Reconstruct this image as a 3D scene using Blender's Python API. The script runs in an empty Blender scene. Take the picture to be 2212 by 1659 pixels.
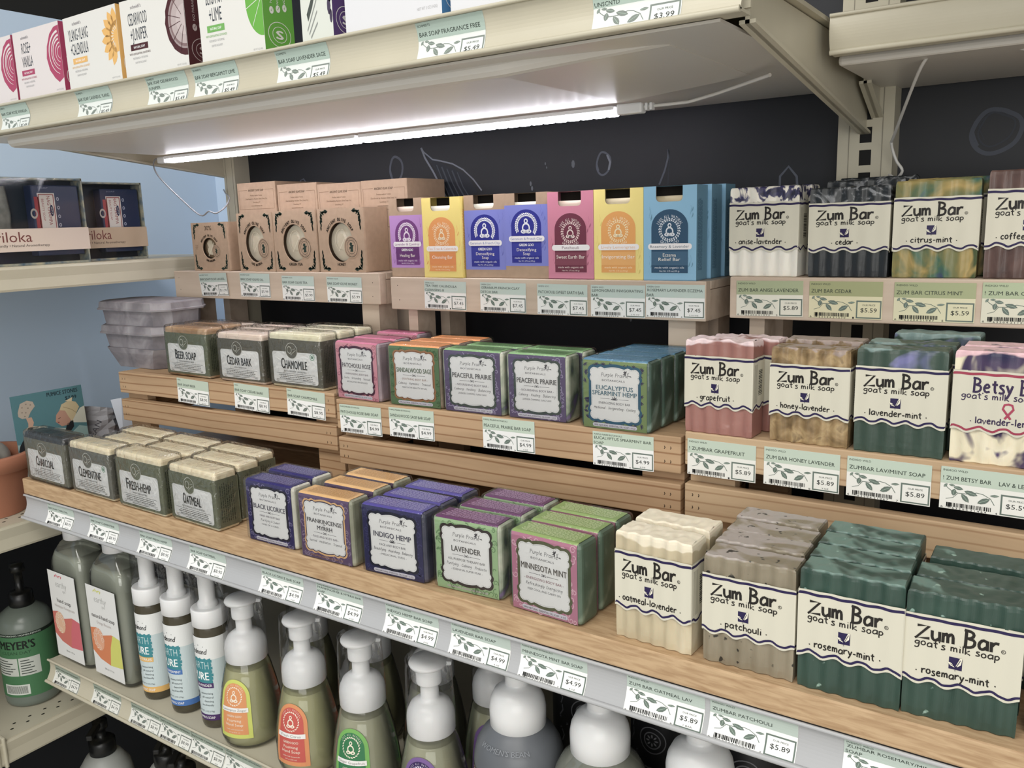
import bpy, math, random
from mathutils import Vector, Matrix, noise
SC = bpy.context.scene
COL = SC.collection
R = math.radians
PI = math.pi
random.seed(7)

# ------------------------------------------------------------------ camera
cam = bpy.data.cameras.new('camera'); camo = bpy.data.objects.new('camera', cam); COL.objects.link(camo)
cr = Vector((0.83011166, 0.55676792, -0.03039932)); cu = Vector((-0.07961344, 0.17230649, 0.98182085)); cf = Vector((-0.55188435, 0.81260073, -0.18735984))
M = Matrix((cr, cu, -cf)).transposed().to_4x4(); M.translation = Vector((0, -0.55043, 0.32435))
camo.matrix_world = M
cam.sensor_width = 36; cam.lens = 29.93; cam.clip_start = 0.02; cam.clip_end = 50
SC.camera = camo

# ------------------------------------------------------------------ view, world, shop lights and added fill
SC.view_settings.view_transform = 'Standard'; SC.view_settings.look = 'None'; SC.view_settings.gamma = 1.0
SC.view_settings.use_curve_mapping = False
SC.view_settings.exposure = -0.27
W = bpy.data.worlds.new('shop_air'); SC.world = W; W.use_nodes = True
W.node_tree.nodes['Background'].inputs[0].default_value = (0.97, 0.97, 0.95, 1)
W.node_tree.nodes['Background'].inputs[1].default_value = 0.50

def lamp(name, loc, size, power, col, target=None, rot=None):
    l = bpy.data.lights.new(name, 'AREA'); l.shape = 'RECTANGLE'; l.size, l.size_y = size; l.energy = power; l.color = col
    o = bpy.data.objects.new(name, l); COL.objects.link(o); o.location = loc
    if target is not None: o.rotation_euler = (Vector(target) - Vector(loc)).to_track_quat('-Z', 'Y').to_euler()
    elif rot: o.rotation_euler = rot
    return o
lamp('ceiling_light', (-0.9, -1.6, 1.75), (1.2, 0.4), 15, (1.0, 0.985, 0.94), target=(-0.6, 0.1, 0.1))
lamp('ceiling_light', (0.6, -1.5, 1.75), (1.2, 0.4), 11, (1.0, 0.96, 0.86), target=(0.0, 0.1, 0.1))
lamp('ceiling_light', (-0.4, -1.3, 2.0), (1.6, 0.8), 26, (1.0, 0.98, 0.95), rot=(0, 0, 0))  # added overhead lamp; its floor bounce lifts the shelf undersides
lamp('front_fill', (0.9, -2.4, 0.6), (2.0, 1.4), 40, (1.0, 0.99, 0.95), target=(-0.9, 0.2, 0.1))  # added low fill from the camera side for fronts and left wall

# ------------------------------------------------------------------ materials
def lin(h):
    h = h.lstrip('#'); o = []
    for i in (0, 2, 4):
        c = int(h[i:i+2], 16) / 255; o.append(c / 12.92 if c <= .04045 else ((c + .055) / 1.055) ** 2.4)
    g = .3*o[0] + .59*o[1] + .11*o[2]
    return (*[x + (g - x)*.19 for x in o], 1)
MATS = {}
def nmat(name):
    m = bpy.data.materials.new(name); m.use_nodes = True; nt = m.node_tree
    return m, nt, nt.nodes['Principled BSDF']
def mat(name, col, rough=.5, metal=0, spec=.5, noisy=0, scale=40, bump=0, coat=0, emit=None, es=0, sss=0, dirt=None):
    if name in MATS: return MATS[name]
    m, nt, b = nmat(name); c = lin(col)
    b.inputs['Base Color'].default_value = c; b.inputs['Roughness'].default_value = rough
    b.inputs['Metallic'].default_value = metal; b.inputs['Specular IOR Level'].default_value = spec
    b.inputs['Coat Weight'].default_value = coat
    if sss: b.inputs['Subsurface Weight'].default_value = sss; b.inputs['Subsurface Scale'].default_value = .004
    if emit: b.inputs['Emission Color'].default_value = lin(emit); b.inputs['Emission Strength'].default_value = es
    if noisy or bump:
        tc = nt.nodes.new('ShaderNodeTexCoord'); n = nt.nodes.new('ShaderNodeTexNoise'); n.inputs['Scale'].default_value = scale; n.inputs['Detail'].default_value = 5
        nt.links.new(tc.outputs['Object'], n.inputs['Vector'])
        if noisy:
            r = nt.nodes.new('ShaderNodeValToRGB'); r.color_ramp.elements[0].position = .3; r.color_ramp.elements[1].position = .7
            r.color_ramp.elements[0].color = lin(dirt) if dirt else (*[x * (1 - noisy) for x in c[:3]], 1); r.color_ramp.elements[1].color = c
            nt.links.new(n.outputs['Fac'], r.inputs[0]); nt.links.new(r.outputs[0], b.inputs['Base Color'])
        if bump:
            bp = nt.nodes.new('ShaderNodeBump'); bp.inputs['Strength'].default_value = bump; bp.inputs['Distance'].default_value = .001
            nt.links.new(n.outputs['Fac'], bp.inputs['Height']); nt.links.new(bp.outputs[0], b.inputs['Normal'])
    MATS[name] = m; return m
def ink(h): return mat('ink_' + h.lstrip('#').lower(), h, .5, spec=.3)
def wood(name, c1, c2, sc=(3, 60, 60), rough=.55, rings=.0):
    if name in MATS: return MATS[name]
    m, nt, b = nmat(name); tc = nt.nodes.new('ShaderNodeTexCoord'); mp = nt.nodes.new('ShaderNodeMapping'); mp.inputs['Scale'].default_value = sc
    oi = nt.nodes.new('ShaderNodeObjectInfo'); ad = nt.nodes.new('ShaderNodeVectorMath')
    ml = nt.nodes.new('ShaderNodeMath'); ml.operation = 'MULTIPLY'; ml.inputs[1].default_value = 7.0
    n = nt.nodes.new('ShaderNodeTexNoise'); n.inputs['Scale'].default_value = 1; n.inputs['Detail'].default_value = 6; n.inputs['Distortion'].default_value = .6
    r = nt.nodes.new('ShaderNodeValToRGB'); r.color_ramp.elements[0].position = .3; r.color_ramp.elements[1].position = .62
    r.color_ramp.elements[0].color = lin(c2); r.color_ramp.elements[1].color = lin(c1)
    L = nt.links.new
    L(oi.outputs['Random'], ml.inputs[0]); L(tc.outputs['Object'], ad.inputs[0]); L(ml.outputs[0], ad.inputs[1])
    L(ad.outputs[0], mp.inputs[0]); L(mp.outputs[0], n.inputs['Vector']); L(n.outputs['Fac'], r.inputs[0])
    if rings:
        w = nt.nodes.new('ShaderNodeTexWave'); w.wave_type = 'BANDS'; w.bands_direction = 'Z'; w.inputs['Scale'].default_value = 30; w.inputs['Distortion'].default_value = 3.5
        w.inputs['Detail'].default_value = 2; w.inputs['Detail Scale'].default_value = .6
        mp2 = nt.nodes.new('ShaderNodeMapping'); mp2.inputs['Scale'].default_value = (.16, 1, 1)
        L(ad.outputs[0], mp2.inputs[0]); L(mp2.outputs[0], w.inputs['Vector'])
        r2 = nt.nodes.new('ShaderNodeValToRGB'); r2.color_ramp.elements[0].position = .0; r2.color_ramp.elements[1].position = .10
        r2.color_ramp.elements[0].color = lin('#bd9874') ; r2.color_ramp.elements[1].color = (1, 1, 1, 1)
        mx = nt.nodes.new('ShaderNodeMix'); mx.data_type = 'RGBA'; mx.blend_type = 'MULTIPLY'; mx.inputs[0].default_value = rings
        L(w.outputs['Fac'], r2.inputs[0]); L(r.outputs[0], mx.inputs[6]); L(r2.outputs[0], mx.inputs[7]); L(mx.outputs[2], b.inputs['Base Color'])
    else: L(r.outputs[0], b.inputs['Base Color'])
    bp = nt.nodes.new('ShaderNodeBump'); bp.inputs['Strength'].default_value = .15; bp.inputs['Distance'].default_value = .001
    L(n.outputs['Fac'], bp.inputs['Height']); L(bp.outputs[0], b.inputs['Normal'])
    b.inputs['Roughness'].default_value = rough; MATS[name] = m; return m
def soapmat(name, cols, scale=30, dist=1.5, stretch=(1, 1, 1), rough=.42, specks=None, top=None, toph=.08, sharp=False, low=None):
    """cols: list of (position, colour) of a noise ramp; specks: (colour, scale, amount); top: noise-edged second colour above a height"""
    if name in MATS: return MATS[name]
    m, nt, b = nmat(name); L = nt.links.new
    tc = nt.nodes.new('ShaderNodeTexCoord'); mp = nt.nodes.new('ShaderNodeMapping'); mp.inputs['Scale'].default_value = stretch
    n = nt.nodes.new('ShaderNodeTexNoise'); n.inputs['Scale'].default_value = scale; n.inputs['Detail'].default_value = 3; n.inputs['Distortion'].default_value = dist
    r = nt.nodes.new('ShaderNodeValToRGB'); e = r.color_ramp.elements
    if sharp: r.color_ramp.interpolation = 'EASE'
    while len(e) < len(cols): e.new(.5)
    for k, (p, c) in enumerate(cols): e[k].position = p; e[k].color = lin(c)
    L(tc.outputs['Object'], mp.inputs[0]); L(mp.outputs[0], n.inputs['Vector']); L(n.outputs['Fac'], r.inputs[0]); out = r.outputs[0]
    def mixin(fac, c, out):
        mx = nt.nodes.new('ShaderNodeMix'); mx.data_type = 'RGBA'; L(fac, mx.inputs[0]); L(out, mx.inputs[6])
        if isinstance(c, str): mx.inputs[7].default_value = lin(c)
        else: L(c, mx.inputs[7])
        return mx.outputs[2]
    def mixin2(fac, c, out):
        mx = nt.nodes.new('ShaderNodeMix'); mx.data_type = 'RGBA'; L(fac, mx.inputs[0]); L(out, mx.inputs[7]); mx.inputs[6].default_value = lin(c); return mx.outputs[2]
    if top or low:
        sp = nt.nodes.new('ShaderNodeSeparateXYZ'); L(tc.outputs['Object'], sp.inputs[0])
        ma = nt.nodes.new('ShaderNodeMath'); ma.operation = 'MULTIPLY_ADD'; ma.inputs[1].default_value = .022; L(n.outputs['Fac'], ma.inputs[0]); L(sp.outputs[2], ma.inputs[2])
        g = nt.nodes.new('ShaderNodeMapRange'); g.inputs['From Min'].default_value = toph + .011; g.inputs['From Max'].default_value = toph + .0125; L(ma.outputs[0], g.inputs[0])
        out = mixin(g.outputs[0], top, out) if top else mixin2(g.outputs[0], low, out)
    if specks:
        v = nt.nodes.new('ShaderNodeTexNoise'); v.inputs['Scale'].default_value = specks[1]; v.inputs['Detail'].default_value = 2; L(tc.outputs['Object'], v.inputs['Vector'])
        g = nt.nodes.new('ShaderNodeMapRange'); g.inputs['From Min'].default_value = specks[2]; g.inputs['From Max'].default_value = specks[2] + .04; L(v.outputs['Fac'], g.inputs[0])
        out = mixin(g.outputs[0], specks[0], out)
    L(out, b.inputs['Base Color']); b.inputs['Roughness'].default_value = rough; b.inputs['Subsurface Weight'].default_value = .08; b.inputs['Subsurface Scale'].default_value = .004
    n2 = nt.nodes.new('ShaderNodeTexNoise'); n2.inputs['Scale'].default_value = 220; L(tc.outputs['Object'], n2.inputs['Vector'])
    bp = nt.nodes.new('ShaderNodeBump'); bp.inputs['Strength'].default_value = .18; bp.inputs['Distance'].default_value = .0008; L(n2.outputs['Fac'], bp.inputs['Height']); L(bp.outputs[0], b.inputs['Normal'])
    MATS[name] = m; return m
def film(name, tint='#ffffff', fac=.10, scale=45, bump=.5, rough=.12, k=.38):
    """clear crinkled wrapping: mostly lets light through, with a creased glossy surface"""
    if name in MATS: return MATS[name]
    m, nt, b = nmat(name); L = nt.links.new; nt.nodes.remove(b); out = nt.nodes['Material Output']
    t = nt.nodes.new('ShaderNodeBsdfTransparent'); t.inputs[0].default_value = lin(tint); g = nt.nodes.new('ShaderNodeBsdfGlossy'); g.inputs['Roughness'].default_value = rough
    mx = nt.nodes.new('ShaderNodeMixShader'); fr = nt.nodes.new('ShaderNodeFresnel'); fr.inputs[0].default_value = 1.45
    ma = nt.nodes.new('ShaderNodeMath'); ma.operation = 'MULTIPLY_ADD'; ma.inputs[1].default_value = k; ma.inputs[2].default_value = fac*.6
    tc = nt.nodes.new('ShaderNodeTexCoord'); n = nt.nodes.new('ShaderNodeTexNoise'); n.inputs['Scale'].default_value = scale; n.inputs['Detail'].default_value = 3; n.inputs['Distortion'].default_value = 2
    bp = nt.nodes.new('ShaderNodeBump'); bp.inputs['Strength'].default_value = bump; bp.inputs['Distance'].default_value = .004
    L(tc.outputs['Object'], n.inputs['Vector']); L(n.outputs['Fac'], bp.inputs['Height']); L(bp.outputs[0], g.inputs['Normal']); L(bp.outputs[0], fr.inputs['Normal'])
    L(fr.outputs[0], ma.inputs[0]); L(ma.outputs[0], mx.inputs[0]); L(t.outputs[0], mx.inputs[1]); L(g.outputs[0], mx.inputs[2]); L(mx.outputs[0], out.inputs[0])
    MATS[name] = m; return m

# ------------------------------------------------------------------ mesh builder
class MB:
    def __init__(s): s.v = []; s.f = []; s.m = []; s.sm = []; s.mats = []
    def mi(s, m):
        if m not in s.mats: s.mats.append(m)
        return s.mats.index(m)
    def add(s, vs, fs, m, smooth=False):
        n = len(s.v); s.v += [tuple(p) for p in vs]; k = s.mi(m)
        for f in fs: s.f.append(tuple(i + n for i in f)); s.m.append(k); s.sm.append(smooth)
        return s
    def box(s, x0, y0, z0, x1, y1, z1, m):
        return s.add([(x0,y0,z0),(x1,y0,z0),(x1,y1,z0),(x0,y1,z0),(x0,y0,z1),(x1,y0,z1),(x1,y1,z1),(x0,y1,z1)],
                     [(0,3,2,1),(4,5,6,7),(0,1,5,4),(1,2,6,5),(2,3,7,6),(3,0,4,7)], m)
    def loft(s, rings, m, cap=(True, True), smooth=False, closed=True):
        n = len(rings[0]); vs = [p for r in rings for p in r]; fs = []
        for k in range(len(rings) - 1):
            for i in range(n if closed else n - 1):
                j = (i + 1) % n; fs.append((k*n+i, k*n+j, (k+1)*n+j, (k+1)*n+i))
        s.add(vs, fs, m, smooth)
        if cap[0]: s.add(rings[0], [tuple(range(n))[::-1]], m)
        if cap[1]: s.add(rings[-1], [tuple(range(n))], m)
        return s
    def rbox(s, x0, y0, z0, x1, y1, z1, m, r=.002, seg=2, smooth=False):
        def ring(z, i):
            a, b, c, d = x0+i, y0+i, x1-i, y1-i; q = max(r - i, r*.35); pts = []
            for cx, cy, t in ((c-q, b+q, -90), (c-q, d-q, 0), (a+q, d-q, 90), (a+q, b+q, 180)):
                for k in range(seg + 1):
                    w = R(t + 90*k/seg); pts.append((cx + q*math.cos(w), cy + q*math.sin(w), z))
            return pts
        return s.loft([ring(z0, r*.7), ring(z0+r*.3, r*.2), ring(z0+r, 0), ring(z1-r, 0), ring(z1-r*.3, r*.2), ring(z1, r*.7)], m, smooth=smooth)
    def lathe(s, prof, m, seg=40, c=(0, 0), cap=(True, True), smooth=True, sx=1, sy=1, pw=2):
        rings = []
        for r, z in prof:
            ring = []
            for k in range(seg):
                a = 2*PI*k/seg; ca, sa = math.cos(a), math.sin(a)
                q = (abs(ca)**pw + abs(sa)**pw) ** (-1/pw)
                ring.append((c[0] + r*sx*ca*q, c[1] + r*sy*sa*q, z))
            rings.append(ring)
        return s.loft(rings, m, cap, smooth)
    def tube(s, pts, r, m, seg=8):
        pts = [Vector(p) for p in pts]; rings = []
        for i, p in enumerate(pts):
            d = (pts[min(i+1, len(pts)-1)] - pts[max(i-1, 0)]).normalized()
            u = d.cross(Vector((0, 0, 1)))
            if u.length < .1: u = d.cross(Vector((1, 0, 0)))
            u.normalize(); w = d.cross(u)
            rings.append([p + r*(math.cos(2*PI*k/seg)*u + math.sin(2*PI*k/seg)*w) for k in range(seg)])
        return s.loft(rings, m, smooth=True)
    def prism(s, pts, axis, a, b, m):
        def P(p, t): return {'x': (t, p[0], p[1]), 'y': (p[0], t, p[1]), 'z': (p[0], p[1], t)}[axis]
        return s.loft([[P(p, a) for p in pts], [P(p, b) for p in pts]], m)
    def build(s, name, parent=None, loc=None, rz=0, rot=None):
        me = bpy.data.meshes.new(name); me.from_pydata(s.v, [], s.f)
        for m in s.mats: me.materials.append(m)
        me.polygons.foreach_set('material_index', s.m); me.polygons.foreach_set('use_smooth', s.sm); me.update()
        o = bpy.data.objects.new(name, me); COL.objects.link(o)
        if parent: o.parent = parent
        if loc: o.location = loc
        if rz: o.rotation_euler = (0, 0, rz)
        if rot: o.rotation_euler = rot
        return o
def tag(o, label=None, cat=None, group=None, kind=None):
    if label: o['label'] = label
    if cat: o['category'] = cat
    if group: o['group'] = group
    if kind: o['kind'] = kind
    return o
def thing(name, label, cat, loc=(0, 0, 0), rz=0, group=None):
    o = bpy.data.objects.new(name, None); COL.objects.link(o); o.location = loc; o.rotation_euler = (0, 0, rz); o.empty_display_size = .01
    return tag(o, label, cat, group)
def dup(root, loc, rz, label, group=None):
    r = root.copy(); COL.objects.link(r); r.location = loc; r.rotation_euler = (0, 0, rz); r['label'] = label
    if group: r['group'] = group
    for ch in list(root.children):
        c = ch.copy(); COL.objects.link(c); c.parent = r
        for g in ch.children:
            d = g.copy(); COL.objects.link(d); d.parent = c
    return r

# ------------------------------------------------------------------ lettering
_TX = {}
def glyphs(t, bold=0.0):
    k = (t, bold)
    if k not in _TX:
        c = bpy.data.curves.new('t', 'FONT'); c.body = t; c.resolution_u = 2; c.dimensions = '2D'; c.offset = bold
        o = bpy.data.objects.new('t', c); me = bpy.data.meshes.new_from_object(o)
        vs = [(v.co.x, v.co.y) for v in me.vertices]; fs = [tuple(p.vertices) for p in me.polygons]
        bpy.data.objects.remove(o); bpy.data.curves.remove(c); bpy.data.meshes.remove(me)
        xs = [v[0] for v in vs] or [0, 1]
        _TX[k] = (vs, fs, min(xs), max(xs))
    return _TX[k]
HG = {
'a': (.95, [[(.8,.88),(.4,1),(.08,.6),(.12,.12),(.45,.02),(.78,.35)],[(.82,1),(.84,0)]]),
'b': (.9, [[(.12,1.6),(.1,0)],[(.1,.1),(.5,0),(.8,.4),(.6,.9),(.12,.75)]]),
'c': (.85, [[(.75,.85),(.4,1),(.08,.5),(.3,.02),(.78,.15)]]),
'd': (.95, [[(.78,.8),(.35,.95),(.05,.45),(.35,0),(.78,.25)],[(.82,1.6),(.82,0)]]),
'e': (.9, [[(.1,.5),(.75,.6),(.6,.98),(.3,.95),(.06,.45),(.3,0),(.8,.12)]]),
'f': (.75, [[(.75,1.4),(.5,1.6),(.35,1.3),(.35,0)],[(.05,.9),(.7,.95)]]),
'g': (.9, [[(.78,.85),(.35,1),(.05,.6),(.35,.2),(.78,.5)],[(.8,1),(.75,-.3),(.4,-.6),(.05,-.4)]]),
'h': (.85, [[(.1,1.6),(.1,0)],[(.1,.6),(.45,.95),(.7,.7),(.72,0)]]),
'i': (.38, [[(.2,1),(.2,0)],[(.2,1.35),(.23,1.45)]]),
'k': (.85, [[(.1,1.6),(.1,0)],[(.75,.95),(.1,.45),(.85,0)]]),
'l': (.35, [[(.17,1.6),(.17,0)]]),
'm': (1.2, [[(.1,1),(.1,0)],[(.1,.65),(.35,.98),(.52,.8),(.54,0)],[(.54,.65),(.8,.98),(1,.8),(1.03,0)]]),
'n': (.85, [[(.1,1),(.1,0)],[(.1,.6),(.45,.98),(.7,.75),(.73,0)]]),
'o': (.9, [[(.45,1),(.1,.75),(.08,.25),(.42,0),(.78,.3),(.76,.8),(.45,1)]]),
'p': (.9, [[(.1,1),(.1,-.6)],[(.1,.8),(.5,1),(.8,.6),(.5,.05),(.1,.2)]]),
'r': (.75, [[(.1,1),(.12,0)],[(.12,.55),(.4,.95),(.78,.9)]]),
's': (.75, [[(.68,.95),(.3,1),(.12,.78),(.6,.42),(.65,.12),(.3,0),(.05,.1)]]),
't': (.7, [[(.35,1.45),(.35,.1),(.62,.02)],[(.02,1),(.7,1.02)]]),
'u': (.92, [[(.1,1),(.12,.2),(.4,0),(.78,.3)],[(.8,1),(.82,0)]]),
'v': (.8, [[(.05,1),(.38,0),(.75,1)]]),
'w': (1.1, [[(.05,1),(.28,0),(.52,.8),(.78,0),(1.05,1)]]),
'x': (.8, [[(.05,1),(.75,0)],[(.75,1),(.05,0)]]),
'y': (.85, [[(.08,1),(.4,.15)],[(.78,1),(.45,0),(.1,-.6)]]),
'z': (.95, [[(.1,.98),(.85,1.0),(.05,0),(.95,.03)]]),
'Z': (1.3, [[(.12,1.3),(1.22,1.35),(.05,.02),(1.3,.1)],[(0,.12),(.12,-.06)]]),
'B': (1.15, [[(.2,1.75),(.16,0)],[(0,1.7),(.75,1.6),(.9,1.2),(.55,.9),(.2,.9)],[(.4,.88),(1.0,.75),(.95,.2),(.5,-.02),(0,.02)]]),
'P': (1.0, [[(.2,1.5),(.15,-.1)],[(.05,1.35),(.6,1.6),(.95,1.2),(.5,.75),(.2,.8)]]),
'C': (1.1, [[(.95,1.35),(.6,1.55),(.15,1.0),(.2,.2),(.6,0),(1,.3)]]),
'H': (1.1, [[(.2,1.5),(.15,0)],[(.85,1.5),(.82,0)],[(.15,.8),(.85,.85)]]),
'N': (1.1, [[(.15,0),(.2,1.5),(.8,0),(.9,1.5)]]),
'M': (1.3, [[(.1,0),(.25,1.5),(.6,.4),(.95,1.5),(1.1,0)]]),
'I': (.6, [[(.35,1.5),(.3,0)],[(.05,1.5),(.6,1.5)]]),
'T': (1.0, [[(.5,1.5),(.45,0)],[(.05,1.4),(1,1.55)]]),
'S': (.95, [[(.8,1.35),(.5,1.55),(.15,1.2),(.75,.6),(.6,0),(.1,.15)]]),
'E': (.9, [[(.85,1.4),(.4,1.5),(.2,1.1),(.55,.85),(.15,.5),(.3,0),(.85,.15)]]),
'R': (1.0, [[(.2,1.5),(.15,0)],[(.1,1.4),(.6,1.55),(.85,1.15),(.25,.8),(.9,0)]]),
'G': (1.1, [[(.9,1.35),(.5,1.55),(.1,.9),(.3,.05),(.85,.2),(.85,.7),(.55,.7)]]),
'-': (.7, [[(.08,.5),(.62,.52)]]), "'": (.3, [[(.18,1.6),(.12,1.3)]]), '.': (.5, [[(.2,.42),(.28,.5)]]), ' ': (.55, []), '&': (.9, [[(.8,.1),(.2,1.1),(.45,1.45),(.6,1.1),(.1,.4),(.35,0),(.85,.6)]]),
}
def chaikin(p):
    if len(p) < 3: return p
    o = [p[0]]
    for a, b in zip(p, p[1:]):
        o += [(a[0]*.75+b[0]*.25, a[1]*.75+b[1]*.25), (a[0]*.25+b[0]*.75, a[1]*.25+b[1]*.75)]
    return o + [p[-1]]
E = .00007
class Ink:
    """flat print laid on a surface: fn(u, v, lift) turns millimetres on the surface into a point of the part"""
    def __init__(s, mb, fn): s.mb = mb; s.fn = fn
    def put(s, pts, fs, col, l):
        m = ink(col) if isinstance(col, str) else col
        s.mb.add([s.fn(p[0], p[1], l*E) for p in pts], fs, m)
    def rect(s, x0, y0, x1, y1, col, l=1, nu=1, nv=1):
        pts = [(x0+(x1-x0)*i/nu, y0+(y1-y0)*j/nv) for j in range(nv+1) for i in range(nu+1)]
        s.put(pts, [(j*(nu+1)+i, j*(nu+1)+i+1, (j+1)*(nu+1)+i+1, (j+1)*(nu+1)+i) for j in range(nv) for i in range(nu)], col, l)
    def poly(s, pts, col, l=1, fan=None):
        if fan: s.put([fan] + list(pts), [(0, i+1, (i+1) % len(pts) + 1) for i in range(len(pts))], col, l)
        else: s.put(pts, [tuple(range(len(pts)))], col, l)
    def ell(s, cx, cy, rx, ry, col, l=1, seg=20, a0=0, a1=360, inner=None):
        full = abs(a1-a0) >= 360; k = seg if full else seg+1
        P = [(cx+rx*math.cos(R(a0+(a1-a0)*i/seg)), cy+ry*math.sin(R(a0+(a1-a0)*i/seg))) for i in range(k)]
        if inner is None: s.poly(P, col, l, (cx, cy)) if full else s.poly(P, col, l)
        else:
            Q = [(cx+(p[0]-cx)*inner, cy+(p[1]-cy)*inner) for p in P]; n = k
            s.put(P+Q, [(i, (i+1) % n, n+(i+1) % n, n+i) for i in range(n if full else n-1)], col, l)
    def rrect(s, x0, y0, x1, y1, r, col, l=1, seg=4):
        P = []
        for cx, cy, t in ((x1-r, y0+r, -90), (x1-r, y1-r, 0), (x0+r, y1-r, 90), (x0+r, y0+r, 180)):
            P += [(cx+r*math.cos(R(t+90*k/seg)), cy+r*math.sin(R(t+90*k/seg))) for k in range(seg+1)]
        s.poly(P, col, l, ((x0+x1)/2, (y0+y1)/2))
    def line(s, pts, w, col, l=2, closed=False, w1=None):
        n = len(pts)
        if n < 2: return
        L, Rr = [], []
        for i in range(n):
            a = pts[(i-1) % n] if (closed or i) else pts[i]; b = pts[(i+1) % n] if (closed or i < n-1) else pts[i]
            dx, dy = b[0]-a[0], b[1]-a[1]; d = math.hypot(dx, dy) or 1; ww = (w + ((w1-w)*i/(n-1) if w1 is not None else 0))/2
            L.append((pts[i][0]-dy/d*ww, pts[i][1]+dx/d*ww)); Rr.append((pts[i][0]+dy/d*ww, pts[i][1]-dx/d*ww))
        s.put(L+Rr, [(n+i, n+(i+1) % n, (i+1) % n, i) for i in range(n if closed else n-1)], col, l)
    def text(s, t, x, y, w, h, col, l=3, al='l', bold=0.0, rot=0, shear=0):
        if bold > 0:
            q = bold*h*2.2; s.text(t, x+q, y, w, h, col, l+.4, al, 0, rot, shear); s.text(t, x, y+q*.6, w, h, col, l+.8, al, 0, rot, shear); x -= q; bold = 0
        vs, fs, a, b = glyphs(t, bold)
        if not vs: return
        sy = h/.73; sx = (w/(b-a)) if w else sy*.8
        W_ = (b-a)*sx; x0 = x - (W_/2 if al == 'c' else (W_ if al == 'r' else 0)); cr_, sr_ = math.cos(R(rot)), math.sin(R(rot))
        P = []
        for vx, vy in vs:
            px = x0 + (vx-a)*sx + vy*sy*shear - x; py = vy*sy
            P.append((x + px*cr_ - py*sr_, y + px*sr_ + py*cr_))
        s.put(P, fs, col, l)
    def arc(s, t, cx, cy, r, a0, a1, h, col, l=3, bold=0, under=False, sxk=.8, ry=None):
        n = len(t); ry = ry or r
        for k, ch in enumerate(t):
            if ch == ' ': continue
            a = a0 + (a1-a0)*(k+.5)/n; vs, fs, x0, x1 = glyphs(ch, 0); sy = h/.73; sx = sy*sxk; rot = R(a-90 if not under else a+90)
            bx, by = cx+r*math.cos(R(a)), cy+ry*math.sin(R(a)); P = []
            for vx, vy in vs:
                px, py = (vx-(x0+x1)/2)*sx, (vy - .36)*sy
                P.append((bx+px*math.cos(rot)-py*math.sin(rot), by+px*math.sin(rot)+py*math.cos(rot)))
            s.put(P, fs, col, l)
            if bold:
                for q, (ox, oy) in enumerate(((.28, 0), (0, .28), (-.2, -.1))): s.put([(a+ox*bold*h, b+oy*bold*h) for a, b in P], fs, col, l+.3*(q+1))
    def hand(s, t, x, y, w, h, col, l=3, lw=.8, al='l', shear=0.0, jig=0):
        """brush-written letters; h is the height of a small letter"""
        tot = sum(HG.get(c, HG['o'])[0] for c in t) + .12*len(t); sx = w/tot if w else h
        if al == 'c': x -= tot*sx/2
        cx = 0
        for k, c in enumerate(t):
            adv, st = HG.get(c, HG['o']); dy = (math.sin(k*2.3)*jig)
            for p in st:
                q = p if c in 'zkvZ' else chaikin(p)
                s.line([(x+(cx+a)*sx+b*h*shear, y+dy+b*h) for a, b in q], lw, col, l)
            cx += adv + .12
    def leaf(s, x, y, ln, wd, ang, col, l=2, vein=None):
        c, n = math.cos(R(ang)), math.sin(R(ang)); P = []
        for u, v in ((-.5,0),(-.3,.32),(0,.5),(.28,.36),(.5,0),(.25,-.36),(0,-.5),(-.3,-.34)):
            a, b = u*ln, v*wd; P.append((x+a*c-b*n, y+a*n+b*c))
        s.poly(P, col, l, (x, y))
        if vein: s.line([(x-.35*ln*c, y-.35*ln*n), (x+.35*ln*c, y+.35*ln*n)], .35, vein, l+1)
    def spiral(s, x, y, r, ang, w, col, l=2, turns=1.2, sgn=1):
        P = [(x+r*(1-k/12*.75)*math.cos(R(ang)+sgn*2*PI*turns*k/12), y+r*(1-k/12*.75)*math.sin(R(ang)+sgn*2*PI*turns*k/12)) for k in range(13)]
        s.line(P, w, col, l, w1=w*.5)
    def bars(s, x0, y0, x1, y1, col='#222222', l=2, seed=0):
        rr = random.Random(seed); x = x0
        while x < x1:
            w = rr.choice((.25, .4, .6, .9)); s.rect(x, y0, min(x+w, x1), y1, col, l); x += w + rr.choice((.25, .35, .6))
def plane(ox, oy, oz, sx=1, sz=1):
    """front (-y) face print with its lower left corner at o"""
    return lambda u, v, l: (ox + u*.001*sx, oy - l, oz + v*.001*sz)

# ------------------------------------------------------------------ the setting
cream = mat('cream_enamel', '#c4bca3', .42, noisy=.07, scale=14, bump=.08)
cream_w = mat('white_enamel', '#d6d0c6', .35, noisy=.05, scale=9, bump=.05)
greyrail = mat('grey_rail', '#b2b3b5', .4, noisy=.05, scale=10)
board_black = mat('chalk_paint', '#191c25', .5, noisy=.25, scale=5, bump=.05)
bluewall = mat('pale_blue_paint', '#c9e0fa', .6, noisy=.04, scale=3)
darkwall = mat('dark_paint', '#14130f', .8)
pitch = mat('dark_hole', '#0c0b0b', .8)
YB = .41
def st(name, mb, m=None, **k): return tag(mb.build(name, **k), kind='structure')
st('floor', MB().box(-3, -3.2, -1.02, 2.5, 1.2, -1.0, mat('floor_tile', '#d2cdc2', .5, noisy=.08, scale=3)))
wb = st('wall_back', MB().box(-1.20, YB, -1.0, 2.2, YB+.02, 1.6, board_black))
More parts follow.
